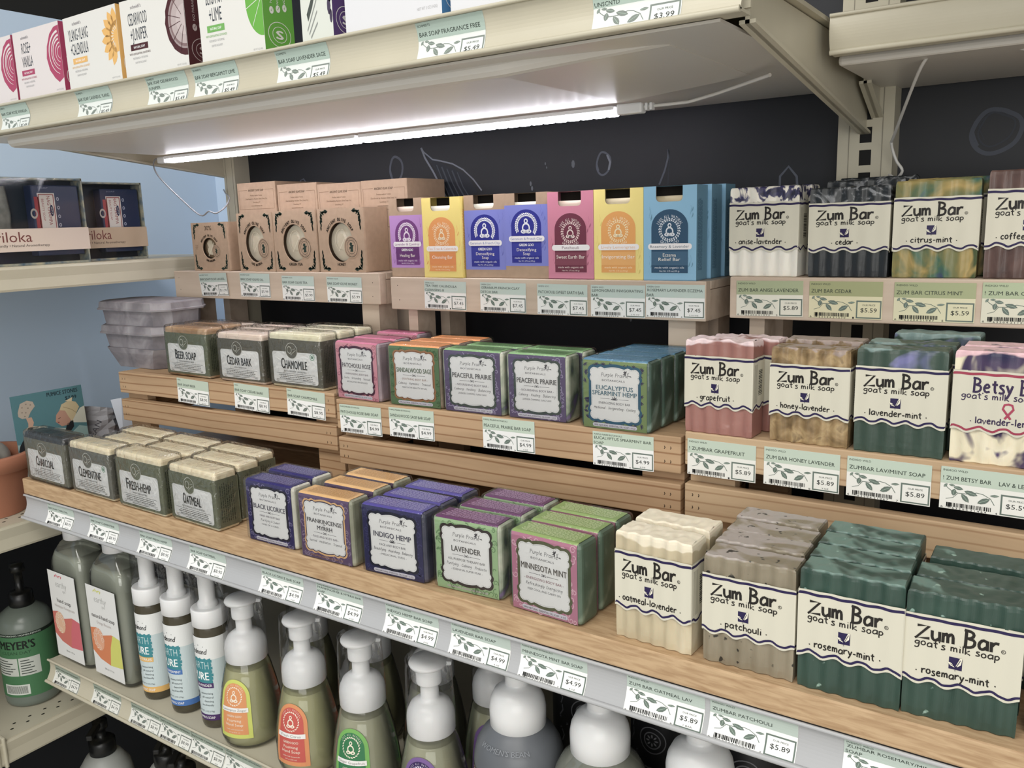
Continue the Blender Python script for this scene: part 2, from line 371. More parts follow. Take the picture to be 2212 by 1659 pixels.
# chalk drawings on the black wall
ck = MB(); I = Ink(ck, lambda u, v, l: (u*.001, YB - l - .0001, v*.001))
g1, g2 = '#5c6270', '#838997'
def ring(cx, cy, rx, ry, w, col, jag=0):
    I.line([(cx+(rx+jag*math.sin(k*.31))*math.cos(2*PI*k/40), cy+(ry+jag*math.cos(k*.47))*math.sin(2*PI*k/40)) for k in range(40)], w, col, 1, closed=True)
    I.line([(cx+(rx*.93+jag*math.sin(k*.47))*math.cos(2*PI*k/40), cy+(ry*1.04)*math.sin(2*PI*k/40)) for k in range(4, 25)], w*.5, col, 2)
ring(-842.6, 404, 12, 17, 3.4, g1, .8)
ring(-506, 391, 9.5, 13.5, 2.4, g1, .8); I.line([(-499, 383), (-497, 392), (-501, 401)], 2.6, g2, 2)
ring(-84, 395, 21, 20, 4, '#484d5a', 1.5); ring(-84, 397, 15, 15, 1.5, '#333843', 2)
L0 = [(-794, 430), (-790, 424), (-775, 413), (-760, 410), (-740, 405), (-722, 396), (-705, 382), (-692, 367)]
I.line(L0, 2, g2, 1); I.line([(-794, 430), (-788, 416), (-774, 396), (-760, 372), (-750, 355)], 3, g2, 8)
for k in range(5):
    x = -768 + k*9; I.line([(x, 405-k*3), (x+9, 385-k*3), (x+20, 362-k)], 1.6+.7*(k % 2), '#4c525e', 2+k)
I.poly([(-788, 423), (-762, 408), (-715, 388), (-700, 365), (-745, 358), (-768, 396)], '#2a2f3a', 0)
I.line([(-420, 402), (-421, 392), (-425, 378), (-432, 362)], 2.2, g1, 1); I.line([(-420, 402), (-419, 390), (-421, 362)], 1.2, '#333842', 1)
I.line([(-289, 352), (-289, 364), (-280, 374), (-271, 363), (-270, 352)], 2.6, g1, 1)
I.line([(-1030, 372), (-1040, 384), (-1043, 398), (-1036, 400), (-1022, 385), (-1012, 372)], 2.6, g1, 1)
for x, y, w in ((-549, 393, 3.2), (-613, 372, 2), (-611, 366, 2), (-590, 396, 1.2), (-588, 391, 1), (-470, 200, 2), (-905, 388, 1)): I.ell(x, y, w*.8, w*1.6, '#6a6f78', 1, 7)
ck.build('chalk_drawing', wb)
st('wall_left', MB().box(-1.53, -1.4, -.12, -1.50, .70, .688, bluewall))
st('wall_corner', MB().box(-1.50, .60, -.12, -1.205, .62, .688, bluewall))
st('wall_upper', MB().box(-1.56, -1.6, -1.0, -1.53, .8, 1.6, darkwall).box(-1.56, .63, -1.0, -1.2, .66, 1.6, darkwall))
st('trim_1', MB().box(-1.53, -1.4, -1.0, -1.50, .70, -.12, mat('navy_paint', '#10141c', .6)).box(-1.50, .60, -1.0, -1.205, .62, -.12, mat('navy_paint', '#10141c')))

# uprights with slots
def upright(x0, x1, ztop, label, slots=True):
    t = thing('shelf_upright', label, 'upright post', (x0, YB-.03, -1.0)); w = x1-x0
    mb = MB(); y = 0; a, b = w*.40, w*.62; z = .02; H = ztop + 1.0
    mb.box(0, 0, 0, w, .002, .02, cream)
    zs = []
    if not slots: mb.box(0, 0, .02, w, .002, H, cream); z = 99
    while z < H - .02:
        mb.box(a, y, z, b, y+.002, z+.007, cream); mb.box(0, y, z, a, y+.002, z+.022, cream); mb.box(b, y, z, w, y+.002, z+.022, cream)
        mb.add([(a, y+.0018, z+.007), (b, y+.0018, z+.007), (b, y+.0018, z+.022), (a, y+.0018, z+.022)], [(0, 1, 2, 3)], pitch)
        z += .022
    mb.box(0, .002, 0, .002, .03, H, cream).box(w-.002, .002, 0, w, .03, H, cream)
    mb.box(w*.2, -.0004, 0, w*.215, 0, H, mat('seam', '#8d8674')).box(w*.8, -.0004, 0, w*.815, 0, H, mat('seam', '#8d8674'))
    mb.build('post', t)
    return t
upright(-.2225, -.1700, 1.2, 'cream slotted upright post behind the cedar soap bars and the triangular bracket')
upright(-1.190, -1.163, .9, 'plain cream upright post at the blue corner behind the brown olive soap boxes', False)

# metal shelves
def railpts(yt, zt, yb, zb, n=10, dep=.0045):
    return [(yt*(1-k/n)+yb*k/n + dep*math.sin(PI*k/n), zt*(1-k/n)+zb*k/n) for k in range(n+1)]
def shelf(label, x0, x1, yf, yback, zt, h, m, mr, name='metal_shelf', lipr=.0022, dep=.0045, lean=-.006, skirt=True):
    t = thing(name, label, 'shelf', (x0, yf, zt)); w = x1-x0; D = yback-yf
    MB().box(0, .004, -.004, w, D, -.0005, m).box(0, .02, -.026, w, .023, -.004, m).box(0, D-.004, -.026, w, D, -.004, m).build('shelf_pan', t)
    rp = railpts(.001, 0, lean, -h, 12, dep); mb = MB()
    out = rp + [(y+.0025, z) for y, z in rp[::-1]]
    mb.prism(out, 'x', 0, w, mr)
    mb.tube([(0, .0, .0), (w, .0, .0)], lipr*.7, mr); mb.tube([(0, lean-.0005, -h), (w, lean-.0005, -h)], lipr, mr)
    mb.box(0, lean+.001, -h-.001, w, .02, -h+.001, mr)
    mb.build('price_rail', t)
    return t, rp
def railfn(rp, H=34, vmin=0, pad=.0015):
    def fn(u, v, l):
        zt, zb = rp[0][1]-pad, rp[-1][1]+pad*.6; z = zb + (zt-zb)*(v-vmin)/(H-vmin)
        k = 0
        while k < len(rp)-2 and rp[k+1][1] > z: k += 1
        a, b = rp[k], rp[k+1]; f = (a[1]-z)/(a[1]-b[1]); return (u*.001, a[0]+(b[0]-a[0])*f - .0004 - l, z)
    return fn

LEAVES = ((.06,.555,.06,.05,50),(.13,.575,.07,.045,-5),(.2,.52,.11,.075,-10),(.155,.41,.09,.1,80),(.34,.43,.15,.1,-15),(.28,.3,.13,.1,-50),(.48,.285,.15,.11,28),(.59,.44,.1,.05,5))
def price_tag(label, lines, brand, price, code, unit, loc, fn, rz=0, vmin=0, paper='#f1f1ee', head='#c2d3ca', green='#68786e', tilt=0, ry=0):
    mb = MB(); I = Ink(mb, fn); Wd, H = 64, 34; nv = 10
    I.rect(0, vmin, Wd, H, paper, 0, 8, nv); I.rect(0, vmin, Wd, H, paper, -5, 1, nv)
    I.rect(.0, 20.6, Wd, H-.0, head, 1, 8, 5)
    I.text(brand, 1.6, 30.6, min(len(brand)*1.55, 30), 1.7, '#3c4a42', 3)
    if len(lines) == 1: I.text(lines[0], 1.8, 23.5, min(len(lines[0])*2.75, 58), 3.4, '#2f3b34', 3, bold=0)
    else:
        I.text(lines[0], 1.8, 26.6, min(len(lines[0])*2.7, 60), 2.9, '#2f3b34', 3, bold=0)
        I.text(lines[1], 1.0, 21.6, min(len(lines[1])*2.7, 60), 2.9, '#2f3b34', 3, bold=0)
    g = green; S = [(.05,.57),(.085,.5),(.12,.45),(.2,.4),(.3,.405),(.4,.46),(.47,.44),(.55,.36),(.595,.22)]
    S = [(u*64, v*34) for u, v in S if v*34 > vmin]; I.line(S, .5, g, 2)
    if vmin < 5: I.line([(12.6, 13.3), (9.5, 9.5), (4.5, 8)], .4, g, 2)
    for a, b, ln, wd, an in LEAVES:
        if b*34 - 2 > vmin: I.leaf(a*64, b*34, ln*64, wd*34*1.15, an, g, 3, vein='#9fb5a4')
    if vmin < 3:
        I.bars(5, 1.9, 36, 5.2, l=2, seed=len(code)+int(code or 0)); I.bars(5, .9, 9, 5.2, l=2, seed=3)
        I.text(code[0], 1.2, .5, 1.5, 1.7, '#333333', 3); I.text(' '.join(code[1:6]), 9.3, .3, 11, 1.5, '#333333', 4); I.text(' '.join(code[6:11]), 22, .3, 11, 1.5, '#333333', 4); I.text(code[-1], 39, .4, 1.5, 1.7, '#333333', 3)
    y0 = max(.8, vmin); 
    I.rect(42, y0, 63.4, 17.0, g, 2, 3, 6); I.rect(43.2, y0+(1.1 if vmin == 0 else 0), 62.3, 15.7, paper, 3, 3, 6)
    I.text('OUR PRICE', 52.8, 12.2, 11, 1.5, '#4b5650', 5, 'c'); I.text(price, 52.8, 6.5, 14 if len(price) < 6 else 15, 3.9, '#2b312e', 5, 'c')
    if unit and vmin < 2: I.text(unit, 52.8, 2.6, len(unit)*1.4, 1.3, '#3c453f', 5, 'c')
    o = mb.build('price_tag', None, loc, rot=(tilt, ry, rz)); return tag(o, label, 'price tag')

# bottom shelf with the oak board, lower shelf, upper shelves
XL = -1.1885
ms, rpm = shelf('long metal shelf with a grey price rail under the oak board', XL, .55, 0, YB-.002, -.0236, .0300, greyrail, greyrail, dep=.004)
ob = MB().rbox(0, 0, -.0215, 1.76, .398, 0, wood('oak_board', '#c9a576', '#ab8456', (38, 300, 300), .5), .0015).build('shelf_board', None, (XL, 0, 0))
tag(ob, 'oak-veneer shelf board carrying the lowest row of bar soaps', 'shelf board')
ls, rpl = shelf('cream metal shelf holding the pump bottles', XL, .55, 0, YB-.002, -.269, .0295, cream, cream, dep=.004)
us, rpu = shelf('cream metal upper shelf carrying the white soap cartons, light strip beneath', -1.19, -.1895, -.012, YB-.002, .4780, .030, cream, cream, dep=.0045, lean=.001)
mb = MB()
def rr(y0, y1, z0, z1, x, r=.008):
    P = []
    for cy, cz, a in ((y1-r, z0+r, -90), (y1-r, z1-.001, 0), (y0+r, z1-.001, 90), (y0+r, z0+r, 180)):
        q = r if z0+r == cz else .001
        P += [(x, cy+q*math.cos(R(a+30*k)), cz+q*math.sin(R(a+30*k))) for k in range(4)]
    return P
mb.loft([rr(.04, .24, -.040, -.006, .03), rr(.03, .25, -.043, -.006, .05), rr(.03, .25, -.043, -.006, .80), rr(.05, .24, -.034, -.006, .93)], cream_w)
mb.box(.002, .012, -.0335, .984, .40, -.0315, cream_w)
mb.build('stiffener', us)
us3, _ = shelf('unseen cream metal shelf added above the shallow one to shade its rail', -.186, .60, -.012, YB-.002, .62, .0275, cream, cream, dep=-.003, lean=.004)  # unseen shelf, added to block overhead light from the shallow shelf's rail
us2, rpr = shelf('shallower cream metal upper shelf beyond the triangular bracket', -.186, .60, .187, YB-.002, .4765, .0275, cream, cream, dep=-.003, lean=.004)
MB().rbox(.0, .03, -.034, .75, .218, -.026, cream_w, .003).build('stiffener', us2)
# lower base shelf of the bay (mostly in the dark)
bs, _ = shelf('dark low base shelf beneath the pump bottles', XL-.14, .55, -.02, YB-.002, -.62, .03, cream, cream)

def bracket(x, pts, label):
    t = thing('shelf_bracket', label, 'bracket', (x, 0, .39))
    P = [(y, z-.39) for y, z in pts]; MB().prism(P, 'x', 0, .003, cream).build('plate', t)
    a, b = P[0], P[1]
    MB().add([(-.004, a[0], a[1]), (.007, a[0], a[1]), (.007, b[0], b[1]), (-.004, b[0], b[1]), (-.004, a[0], a[1]+.0025), (.007, a[0], a[1]+.0025), (.007, b[0], b[1]+.0025), (-.004, b[0], b[1]+.0025)],
             [(0,3,2,1),(4,5,6,7),(0,1,5,4),(1,2,6,5),(2,3,7,6),(3,0,4,7)], cream).build('flange', t)
    return t
bracket(-.1985, [(.0245, .4460), (.385, .3990), (.398, .4030), (.398, .4730), (.0245, .4730)], 'triangular cream bracket holding the upper shelf beside the slotted post')
bracket(-.1872, [(.32, .4400), (.385, .4120), (.398, .4150), (.398, .470), (.32, .470)], 'short cream bracket of the shallow upper shelf, against the slotted post')
bracket(-1.1935, [(.0, .4535), (.40, .4075), (.408, .410), (.408, .476), (.0, .476)], 'long triangular cream bracket under the upper shelf by the blue wall')

# LED strips
led = mat('led_glow', '#ffffff', .4, emit='#f4f2ff', es=13.0); ledw = mat('white_plastic', '#e9e9ea', .35)
def ledstrip(x0, x1, label):
    t = thing('light_strip', label, 'light strip', (x0, .245, .434)); w = x1-x0
    MB().rbox(0, -.008, -.004, w, .008, 0, ledw, .001).build('channel', t)
    mb = MB(); n = int(w/.0145)
    for k in range(n): mb.rbox(.003+k*w/n, -.0065, -.0095, .003+(k+.86)*w/n, .0065, -.004, led, .002, 2)
    tag(mb.build('diode_cover', t), 'glowing row of white diodes')
    return t
ledstrip(-1.140, -.756, 'glowing white light strip under the upper shelf, the length above the brown olive boxes')
ledstrip(-.750, -.404, 'glowing white light strip under the upper shelf, the length ending at the plug')
for x0, x1 in ((-1.14, -.756), (-.75, -.404)):
    lamp('strip_light', ((x0+x1)/2, .245, .4255), (x1-x0, .01), 1.4, (.95, .93, 1.0), rot=(R(-12), 0, 0))
cord = mat('white_cord', '#d9d6d0', .4); cordd = mat('grey_cord', '#8c8d92', .4)
o = thing('power_plug', 'small white plug and cord at the end of the light strip', 'plug', (-.402, .245, .431))
MB().rbox(0, -.006, -.006, .028, .006, .004, ledw, .002).rbox(.030, -.004, -.004, .033, .004, .003, ledw, .001).rbox(.035, -.004, -.004, .038, .004, .003, ledw, .001).build('plug', o)
MB().tube([(.028, 0, 0), (.045, .003, 0), (.07, .01, .001), (.1, .0, .004), (.14, -.03, .006), (.17, -.06, .006)], .0016, cord).build('cord', o)
MB().rbox(-.012, -.005, -.005, .006, .005, .004, ledw, .002).build('end_cap', thing('strip_cable', 'thin cable hanging from the light strip against the blue wall', 'cable', (-1.150, .245, .430)))
ec = COL.objects['end_cap'].parent
def cr_(P, n=6):
    P = [Vector(p) for p in P]; Q = [P[0]] + P + [P[-1]]; o = []
    for i in range(1, len(Q)-2):
        for k in range(n):
            t = k/n; a, b, c, d = Q[i-1:i+3]; o.append(.5*((2*b)+(-a+c)*t+(2*a-5*b+4*c-d)*t*t+(-a+3*b-3*c+d)*t**3))
    return o + [P[-1]]
pts = cr_([(-.012, 0, 0), (-.022, .0, .002), (-.028, 0, -.008), (-.015, 0, -.026), (.033, .0, -.060), (.072, .0, -.083), (.092, .0, -.078), (.108, .0, -.081), (.104, .02, -.072), (.064, .06, -.058), (.005, .10, -.048), (-.040, .132, -.040)])
MB().tube(pts, .0011, cordd).build('cord', ec)
o = MB().tube(cr_([(0, 0, 0), (-.012, .02, -.012), (-.045, .115, -.052), (-.05, .13, -.06), (-.046, .135, -.075), (-.04, .135, -.085), (-.046, .14, -.092), (-.055, .15, -.088), (-.057, .156, -.1), (-.053, .158, -.125)]), .0014, cord).build('white_cable', None, (-.118, .232, .4465))
tag(o, 'white cord running from the shallow upper shelf down behind the bracket', 'cord')
o = MB().tube(cr_([(0, 0, 0), (.03, -.01, -.008), (.07, -.015, -.014), (.14, -.01, -.016)]), .0012, cord).build('white_cable', None, (-.068, .25, .4465))
tag(o, 'thin cord sagging under the shallow upper shelf near the chalk ring', 'cord')

# ------------------------------------------------------------------ crates and risers
pine = wood('pine_crate', '#c29c70', '#ac885e', (4, 45, 45), .6, .75); pine2 = wood('pine_pale', '#cbab80', '#b8946a', (4, 45, 45), .6, .5); ply = wood('birch_ply', '#d6c0a9', '#c4ab93', (3, 50, 50), .6)
nail = ink('#3a2a1e')
def crate(label, x0, x1, y0, y1, zt, h1, s2, m, zb=0.0, rz=0):
    w = x1-x0; t = thing('wooden_crate', label, 'crate', (x0, y0, zb), R(rz)); H = zt-zb; D = y1-y0
    def slat(z0, z1, bend=0):
        mb = MB().rbox(0, 0, z0, w, .012, z1, m, .0012); I = Ink(mb, lambda u, v, l: (u*.001, -l, z0+v*.001)); hh = (z1-z0)*1000
        for u in (8, 14, w*1000-10, w*1000-16):
            for v in (hh*.3, hh*.68): I.line([(u-.5, v-1.3), (u+.4, v), (u-.3, v+1.4)], .8, nail, 1)
        mb.build('slat', t)
    slat(H-h1, H); slat(s2[0]-zb, s2[1]-zb)
    for k in range(4): MB().rbox(.0, .0125+k*(D-.0125)/4, H-.010, w, .0105+(k+1)*(D-.0125)/4, H-.0004, m, .001).build('top_board', t)
    for a in (.0, w-.045): 
        MB().box(a+.001, .0125, 0, a+.044, .026, H-.0105, m).build('corner_post', t)
        MB().box(a+.001, D-.02, 0, a+.044, D-.004, H-.0105, m).build('corner_post', t)
    for a in (.0005, w-.0105):
        for z0, z1 in ((H-h1, H-.0105), (s2[0]-zb, s2[1]-zb)): MB().rbox(a, .0265, z0, a+.010, D-.0205, z1, m, .001).build('end_slat', t)
    return t
crate('slatted pine crate under the beer, cedar bark and chamomile soaps', -1.1675, -.7475, .144, .370, .1261, .0305, (.054, .0855), pine, rz=3.0)
crate('slatted pine crate under the patchouli rose to eucalyptus soaps', -.7345, -.3020, .1555, .372, .1226, .0356, (.0435, .0765), pine, rz=2.1)
crate('paler slatted pine crate under the grapefruit and honey lavender soap bars', -.2985, .12, .1715, .374, .1288, .0315, (.047, .079), pine2)
def riser(label, x0, x1, y0, zt, zb, h=.0404):
    w = x1-x0; t = thing('display_riser', label, 'riser', (x0, y0, zb)); H = zt-zb; D = YB-.034-y0
    mb = MB().rbox(0, 0, H-h, w, .013, H, ply, .0012); I = Ink(mb, lambda u, v, l: (u*.001, -l, v*.001))
    for u, v in ((12, 30), (14, 12), (w*1000-12, 28), (w*1000-13, 10)): I.ell(u, (H-h)*1000+v, .7, .7, nail, 1, 6)
    mb.build('front_rail', t)
    MB().rbox(0, .0135, H-.009, w, D, H-.0003, ply, .001).build('top_board', t)
    for a in (.0005, w-.0155):
        MB().box(a, .0135, H-h, a+.015, D, H-.0095, ply).build('side_rail', t)
        for b in (.004 if 0 else .0135, D-.035): MB().box(a+(.0155 if a < .01 else -.0305+.0), b, 0, a+(.0305 if a < .01 else -.0005), b+.035, H-.0095, ply).build('leg', t)
    return t
riser('pale plywood riser under the kraft olive soap boxes', -1.1545 if 0 else -1.1858, -.755, .2656, .2646, .1263)
riser('pale plywood riser under the coloured cartons with cut-out tops', -.7336, -.3150, .2625, .2600, .1228)
riser('pale plywood riser under the anise lavender and cedar soap bars', -.2918, .12, .2656, .2646, .1290)

# ------------------------------------------------------------------ price tags
def flat_tag(label, lines, brand, price, code, unit, x, z, y, rz=0, tilt=0, ry=0, **k):
    return price_tag(label, lines, brand, price, code, unit, (x, y-.0008, z), lambda u, v, l: (u*.001, -l, v*.001), rz=R(rz), tilt=R(tilt), ry=R(ry), **k)
YT = .2656
G_ = dict(green='#6d756e')
flat_tag('price tag reading bar soap olive laurel, 11.99', ['BAR SOAP OLIVE LAUREL'], 'ANCIENT OLIVE', '$11.99', '117189003721', '5 OZ', -1.118, .2275, YT-.001, tilt=3.5, ry=-1.5, **G_)
flat_tag('price tag reading bar soap olive oil, 5.99', ['BAR SOAP OLIVE OIL'], 'ANCIENT OLIVE', '$5.99', '117189003738', '150 GRAM', -1.028, .2288, YT, ry=.5, **G_)
flat_tag('price tag reading bar soap olive tea, 5.99', ['BAR SOAP OLIVE TEA'], 'ANCIENT OLIVE', '$5.99', '117189003745', '150 GRAM', -.9385, .2258, YT, ry=.5, **G_)
flat_tag('price tag reading bar soap olive honey, 5.99', ['BAR SOAP OLIVE HONEY'], 'ANCIENT OLIVE', '$5.99', '117189003714', '150 GRAM', -.850, .2253, YT, ry=.5, **G_)
Y2 = .2625
flat_tag('price tag reading tea tree calendula cleansing, 7.45', ['TEA TREE CALENDULA', 'CLEANSING B'], 'GREEN GOO', '$7.45', '850696008121', '3.75 OZ', -.678, .2225, Y2, ry=1)
flat_tag('price tag reading geranium french clay detox bar, 7.45', ['GERANIUM FRENCH CLAY', 'DETOX BAR'], 'GREEN GOO', '$7.45', '855658006935', '3.75 OZ', -.593, .2216, Y2, ry=.6)
flat_tag('price tag reading patchouli sweet earth bar, 7.45', ['PATCHOULI SWEET EARTH BAR'], 'GREEN GOO', '$7.45', '850696008145', '3.75 OZ', -.5135, .2210, Y2, ry=.4)
flat_tag('price tag reading lemongrass invigorating bar, 7.45', ['LEMONGRASS INVIGORATING', 'BAR'], 'GREEN GOO', '$7.45', '855658006948', '3.75 OZ', -.445, .2209, Y2)
flat_tag('price tag reading rosemary lavender eczema bar, 7.45', ['ROSEMARY LAVENDER ECZEMA', 'BAR'], 'GREEN GOO', '$7.45', '852633003626', '3.75 OZ', -.380, .2225, Y2)
YW = dict(paper='#e0d8ae', head='#a5a975')  # yellow-tinted paper and header tone
flat_tag('price tag reading zum bar anise lavender, 5.89', ['ZUM BAR ANISE LAVENDER'], 'INDIGO WILD', '$5.89', '663204210752', '', -.2845, .2270, YT, ry=-.5, paper='#e6e3d2', head='#a9b48a')
flat_tag('yellow-tinted price tag reading zum bar cedar, 5.59', ['ZUM BAR CEDAR'], 'INDIGO WILD', '$5.59', '663204212701', '', -.2150, .2275, YT, **YW)
flat_tag('yellow-tinted price tag reading zum bar citrus mint, 5.59', ['ZUM BAR CITRUS MINT'], 'INDIGO WILD', '$5.59', '663204210875', '', -.1415, .2275, YT, paper='#ded8b0', head='#a8b080')
flat_tag('price tag under the dark brown coffee soap bars', ['! ZUM BAR COFFEE'], 'INDIGO WILD', '$5.59', '663204211001', '', -.0728, .2282, YT, paper='#dedbc4', head='#b0bf98')
def at_crate(x, rx0, ry0, rz):
    return ry0 + (x-rx0)*math.tan(R(rz))
for nm, x, z, cd in (('beer', -1.0375, .0925, '022261201'), ('cedar bark', -.9235, .0935, '0222612021'), ('chamomile', -.8275, .0935, '02226120310')):
    flat_tag('price tag reading bar soap %s, 8.95' % nm, ['BAR SOAP ' + nm.upper()], 'OPAS', '$8.95', (cd + '0000')[:12], '4.5 OZ', x, z, at_crate(x, -1.1675, .144, 3.0), rz=3.0, ry=2, head='#bccbb8', **G_)
for nm, ls_, x, z, cd, p in (('patchouli rose', ['PATCHOULI ROSE BAR SOAP'], -.7285, .0835, '853431003315', 0), ('sandalwood sage', ['SANDALWOOD SAGE BAR SOAP'], -.6525, .0865, '853431003438', 0),
        ('peaceful prairie', ['PEACEFUL PRAIRIE BAR SOAP'], -.5235, .0875, '853431003399', 0), ('eucalyptus spearmint', ['EUCALYPTUS SPEARMINT BAR', 'SOAP'], -.3930, .0855, '853431003560', 0)):
    flat_tag('price tag reading %s bar soap, 4.99' % nm, ls_, 'PURPLE PRAIRIE BOTANICALS', '$4.99', cd, '4 OZ', x, z, at_crate(x, -.7345, .1555, 2.1), rz=2.1, ry=-.3, head='#c0d1bd')
for nm, ls_, x, z, cd, u in (('grapefruit', ['! ZUMBAR GRAPEFRUIT'], -.2955, .0890, '663204214101', ''), ('honey lavender', ['ZUM BAR HONEY LAVENDER'], -.2242, .0900, '663204212778', '3 OZ'),
        ('lavender mint', ['ZUMBAR LAV/MIINT SOAP'], -.1545, .0905, '663204210677', ''), ('betsy bar', ['! ZUM BETSY BAR    LAV & LEM'], -.0840, .0915, '663204214644', '')):
    flat_tag('price tag reading %s, hanging on the paler crate' % nm, ls_, 'INDIGO WILD', '$5.59' if nm == 'betsy bar' else '$5.89', cd, u, x, z, .1715, head='#bfcfbc', paper='#ebeae2')
def rail_tag(label, lines, brand, price, code, unit, x, shelf_x, shelf_loc, rp, vmin=0, off=0, **k):
    f = railfn(rp, 34, vmin); sy, sz = shelf_loc
    return price_tag(label, lines, brand, price, code, unit, (x, sy, sz), f, vmin=vmin, **k)
PB = 'PURPLE PRAIRIE BOTANICALS'
for x, nm, ls_, br, pr, un, cd in ((-1.132, 'bar soap charcoal', ['BAR SOAP CHARCOAL'], 'OPAS', '$8.95', '4.5 OZ', '022261204000'), (-1.0305, 'bar soap clementine', ['BAR SOAP CLEMENTINE'], 'OPAS', '$8.95', '4.5 OZ', '022261205000'),
        (-.9232, 'bar soap fresh hemp', ['BAR SOAP FRESH HEMP'], 'OPAS', '$8.95', '4.5 OZ', '022261206000'), (-.8262, 'bar soap oatmeal', ['BAR SOAP OATMEAL'], 'OPAS', '$8.95', '4.5 OZ', '022261207000'),
        (-.7037, 'black licorice bar soap', ['BLACK LICORICE BAR SOAP'], PB, '$4.99', '4 OZ', '853431003186'), (-.6206, 'frankincense and myrrh bar soap', ['FRANKINCENSE & MYRRH BAR', 'SOAP'], PB, '$4.99', '4 OZ', '853431003252'),
        (-.5273, 'indigo hemp bar soap', ['INDIGO HEMP BAR SOAP'], PB, '$4.99', '4 OZ', '853431003571'), (-.4488, 'lavender bar soap', ['LAVENDER BAR SOAP'], PB, '$4.99', '4 OZ', '853431003306'),
        (-.3741, 'minnesota mint bar soap', ['MINNESOTA MINT BAR SOAP'], PB, '$4.99', '4 OZ', '853431003337'), (-.2748, 'zum bar oatmeal lav', ['ZUM BAR OATMEAL LAV'], 'INDIGO WILD', '$5.89', '1 BAR', '663204210738'),
        (-.2067, 'zumbar patchouli', ['ZUMBAR PATCHOULI'], 'INDIGO WILD', '$5.89', '', '663204210257'), (-.1121, 'zumbar rosemary mint soap', ['ZUMBAR ROSEMARY/MINT', 'SOAP'], 'INDIGO WILD', '$5.89', '', '663204210226')):
    rail_tag('price tag reading %s, in the grey rail' % nm, ls_, br, pr, cd, un, x, 0, (0, -.0236), rpm, head='#b5c4ba', **({} if br != 'OPAS' else G_))
for x, nm, ls_, br, pr, wh in ((-1.1738, 'earthy hand soap', ['EARTHY HAND SOAP POMEGRANATE'], 'EARTHY', '$4.79', 'the pomegranate pump bottle'), (-1.0761, 'earthy hand soap', ['EARTHY HAND SOAP ORANGE'], 'EARTHY', '$4.79', 'the orange blossom pump bottle'),
        (-.9888, 'a foaming soap', ['EARTH PURE FOAMING CITRUS'], 'REDMOND', '$8.99', 'the yellow-banded tall bottle'), (-.9257, 'a foaming soap', ['EARTH PURE FOAMING PEPPERMINT'], 'REDMOND', '$8.99', 'the blue-banded tall bottle'),
        (-.8629, 'a foaming soap', ['EARTH PURE FOAMING LAVENDER'], 'REDMOND', '$8.99', 'the purple-banded tall bottle'), (-.7981, 'a hand soap', ['FOAMING HAND SOAP LEMONGRASS', 'SOAP'], 'GREEN GOO', '$8.99', 'the orange and lime labelled bottle')):
    rail_tag('price tag on the lower cream rail below %s' % wh, ls_, br, pr, '7%011d' % int(abs(x)*1e9), '8 OZ', x, 0, (0, -.269), rpl, paper='#e4e4dc', head='#9aa898', **G_)
for x, nm, ls_, br, pr in ((-1.095, 'rose vanilla', ['BAR SOAP ROSE VANILLA'], 'SCHMIDTS', '$5.49'), (-.928, 'calendul ylang', ['BAR SOAP CALENDUL YLANG'], 'SCHMIDTS', '$5.49'), (-.7995, 'cedarwood juniper', ['BAR SOAP CEDARWOOD', 'JUNIPER'], 'SCHMIDTS', '$5.49'),
        (-.7250, 'bergamot lime', ['BAR SOAP BERGAMOT LIME'], 'SCHMIDTS', '$5.49'), (-.6077, 'lavender sage', ['BAR SOAP LAVENDER SAGE'], 'SCHMIDTS', '$5.49'), (-.4469, 'fragrance free', ['BAR SOAP FRAGRANCE FREE'], 'SCHMIDTS', '$5.49'), (-.2928, 'african black unscented', ['AFRICAN BLACK', 'UNSCNTD'], 'SHEA', '$3.99')):
    rail_tag('price tag reading bar soap %s, on the upper rail' % nm, ls_, br, pr, '000000000000', '', x, 0, (-.012, .4780), rpu, vmin=5, paper='#dfe4df', head='#a9bdb1', green='#7c867f')

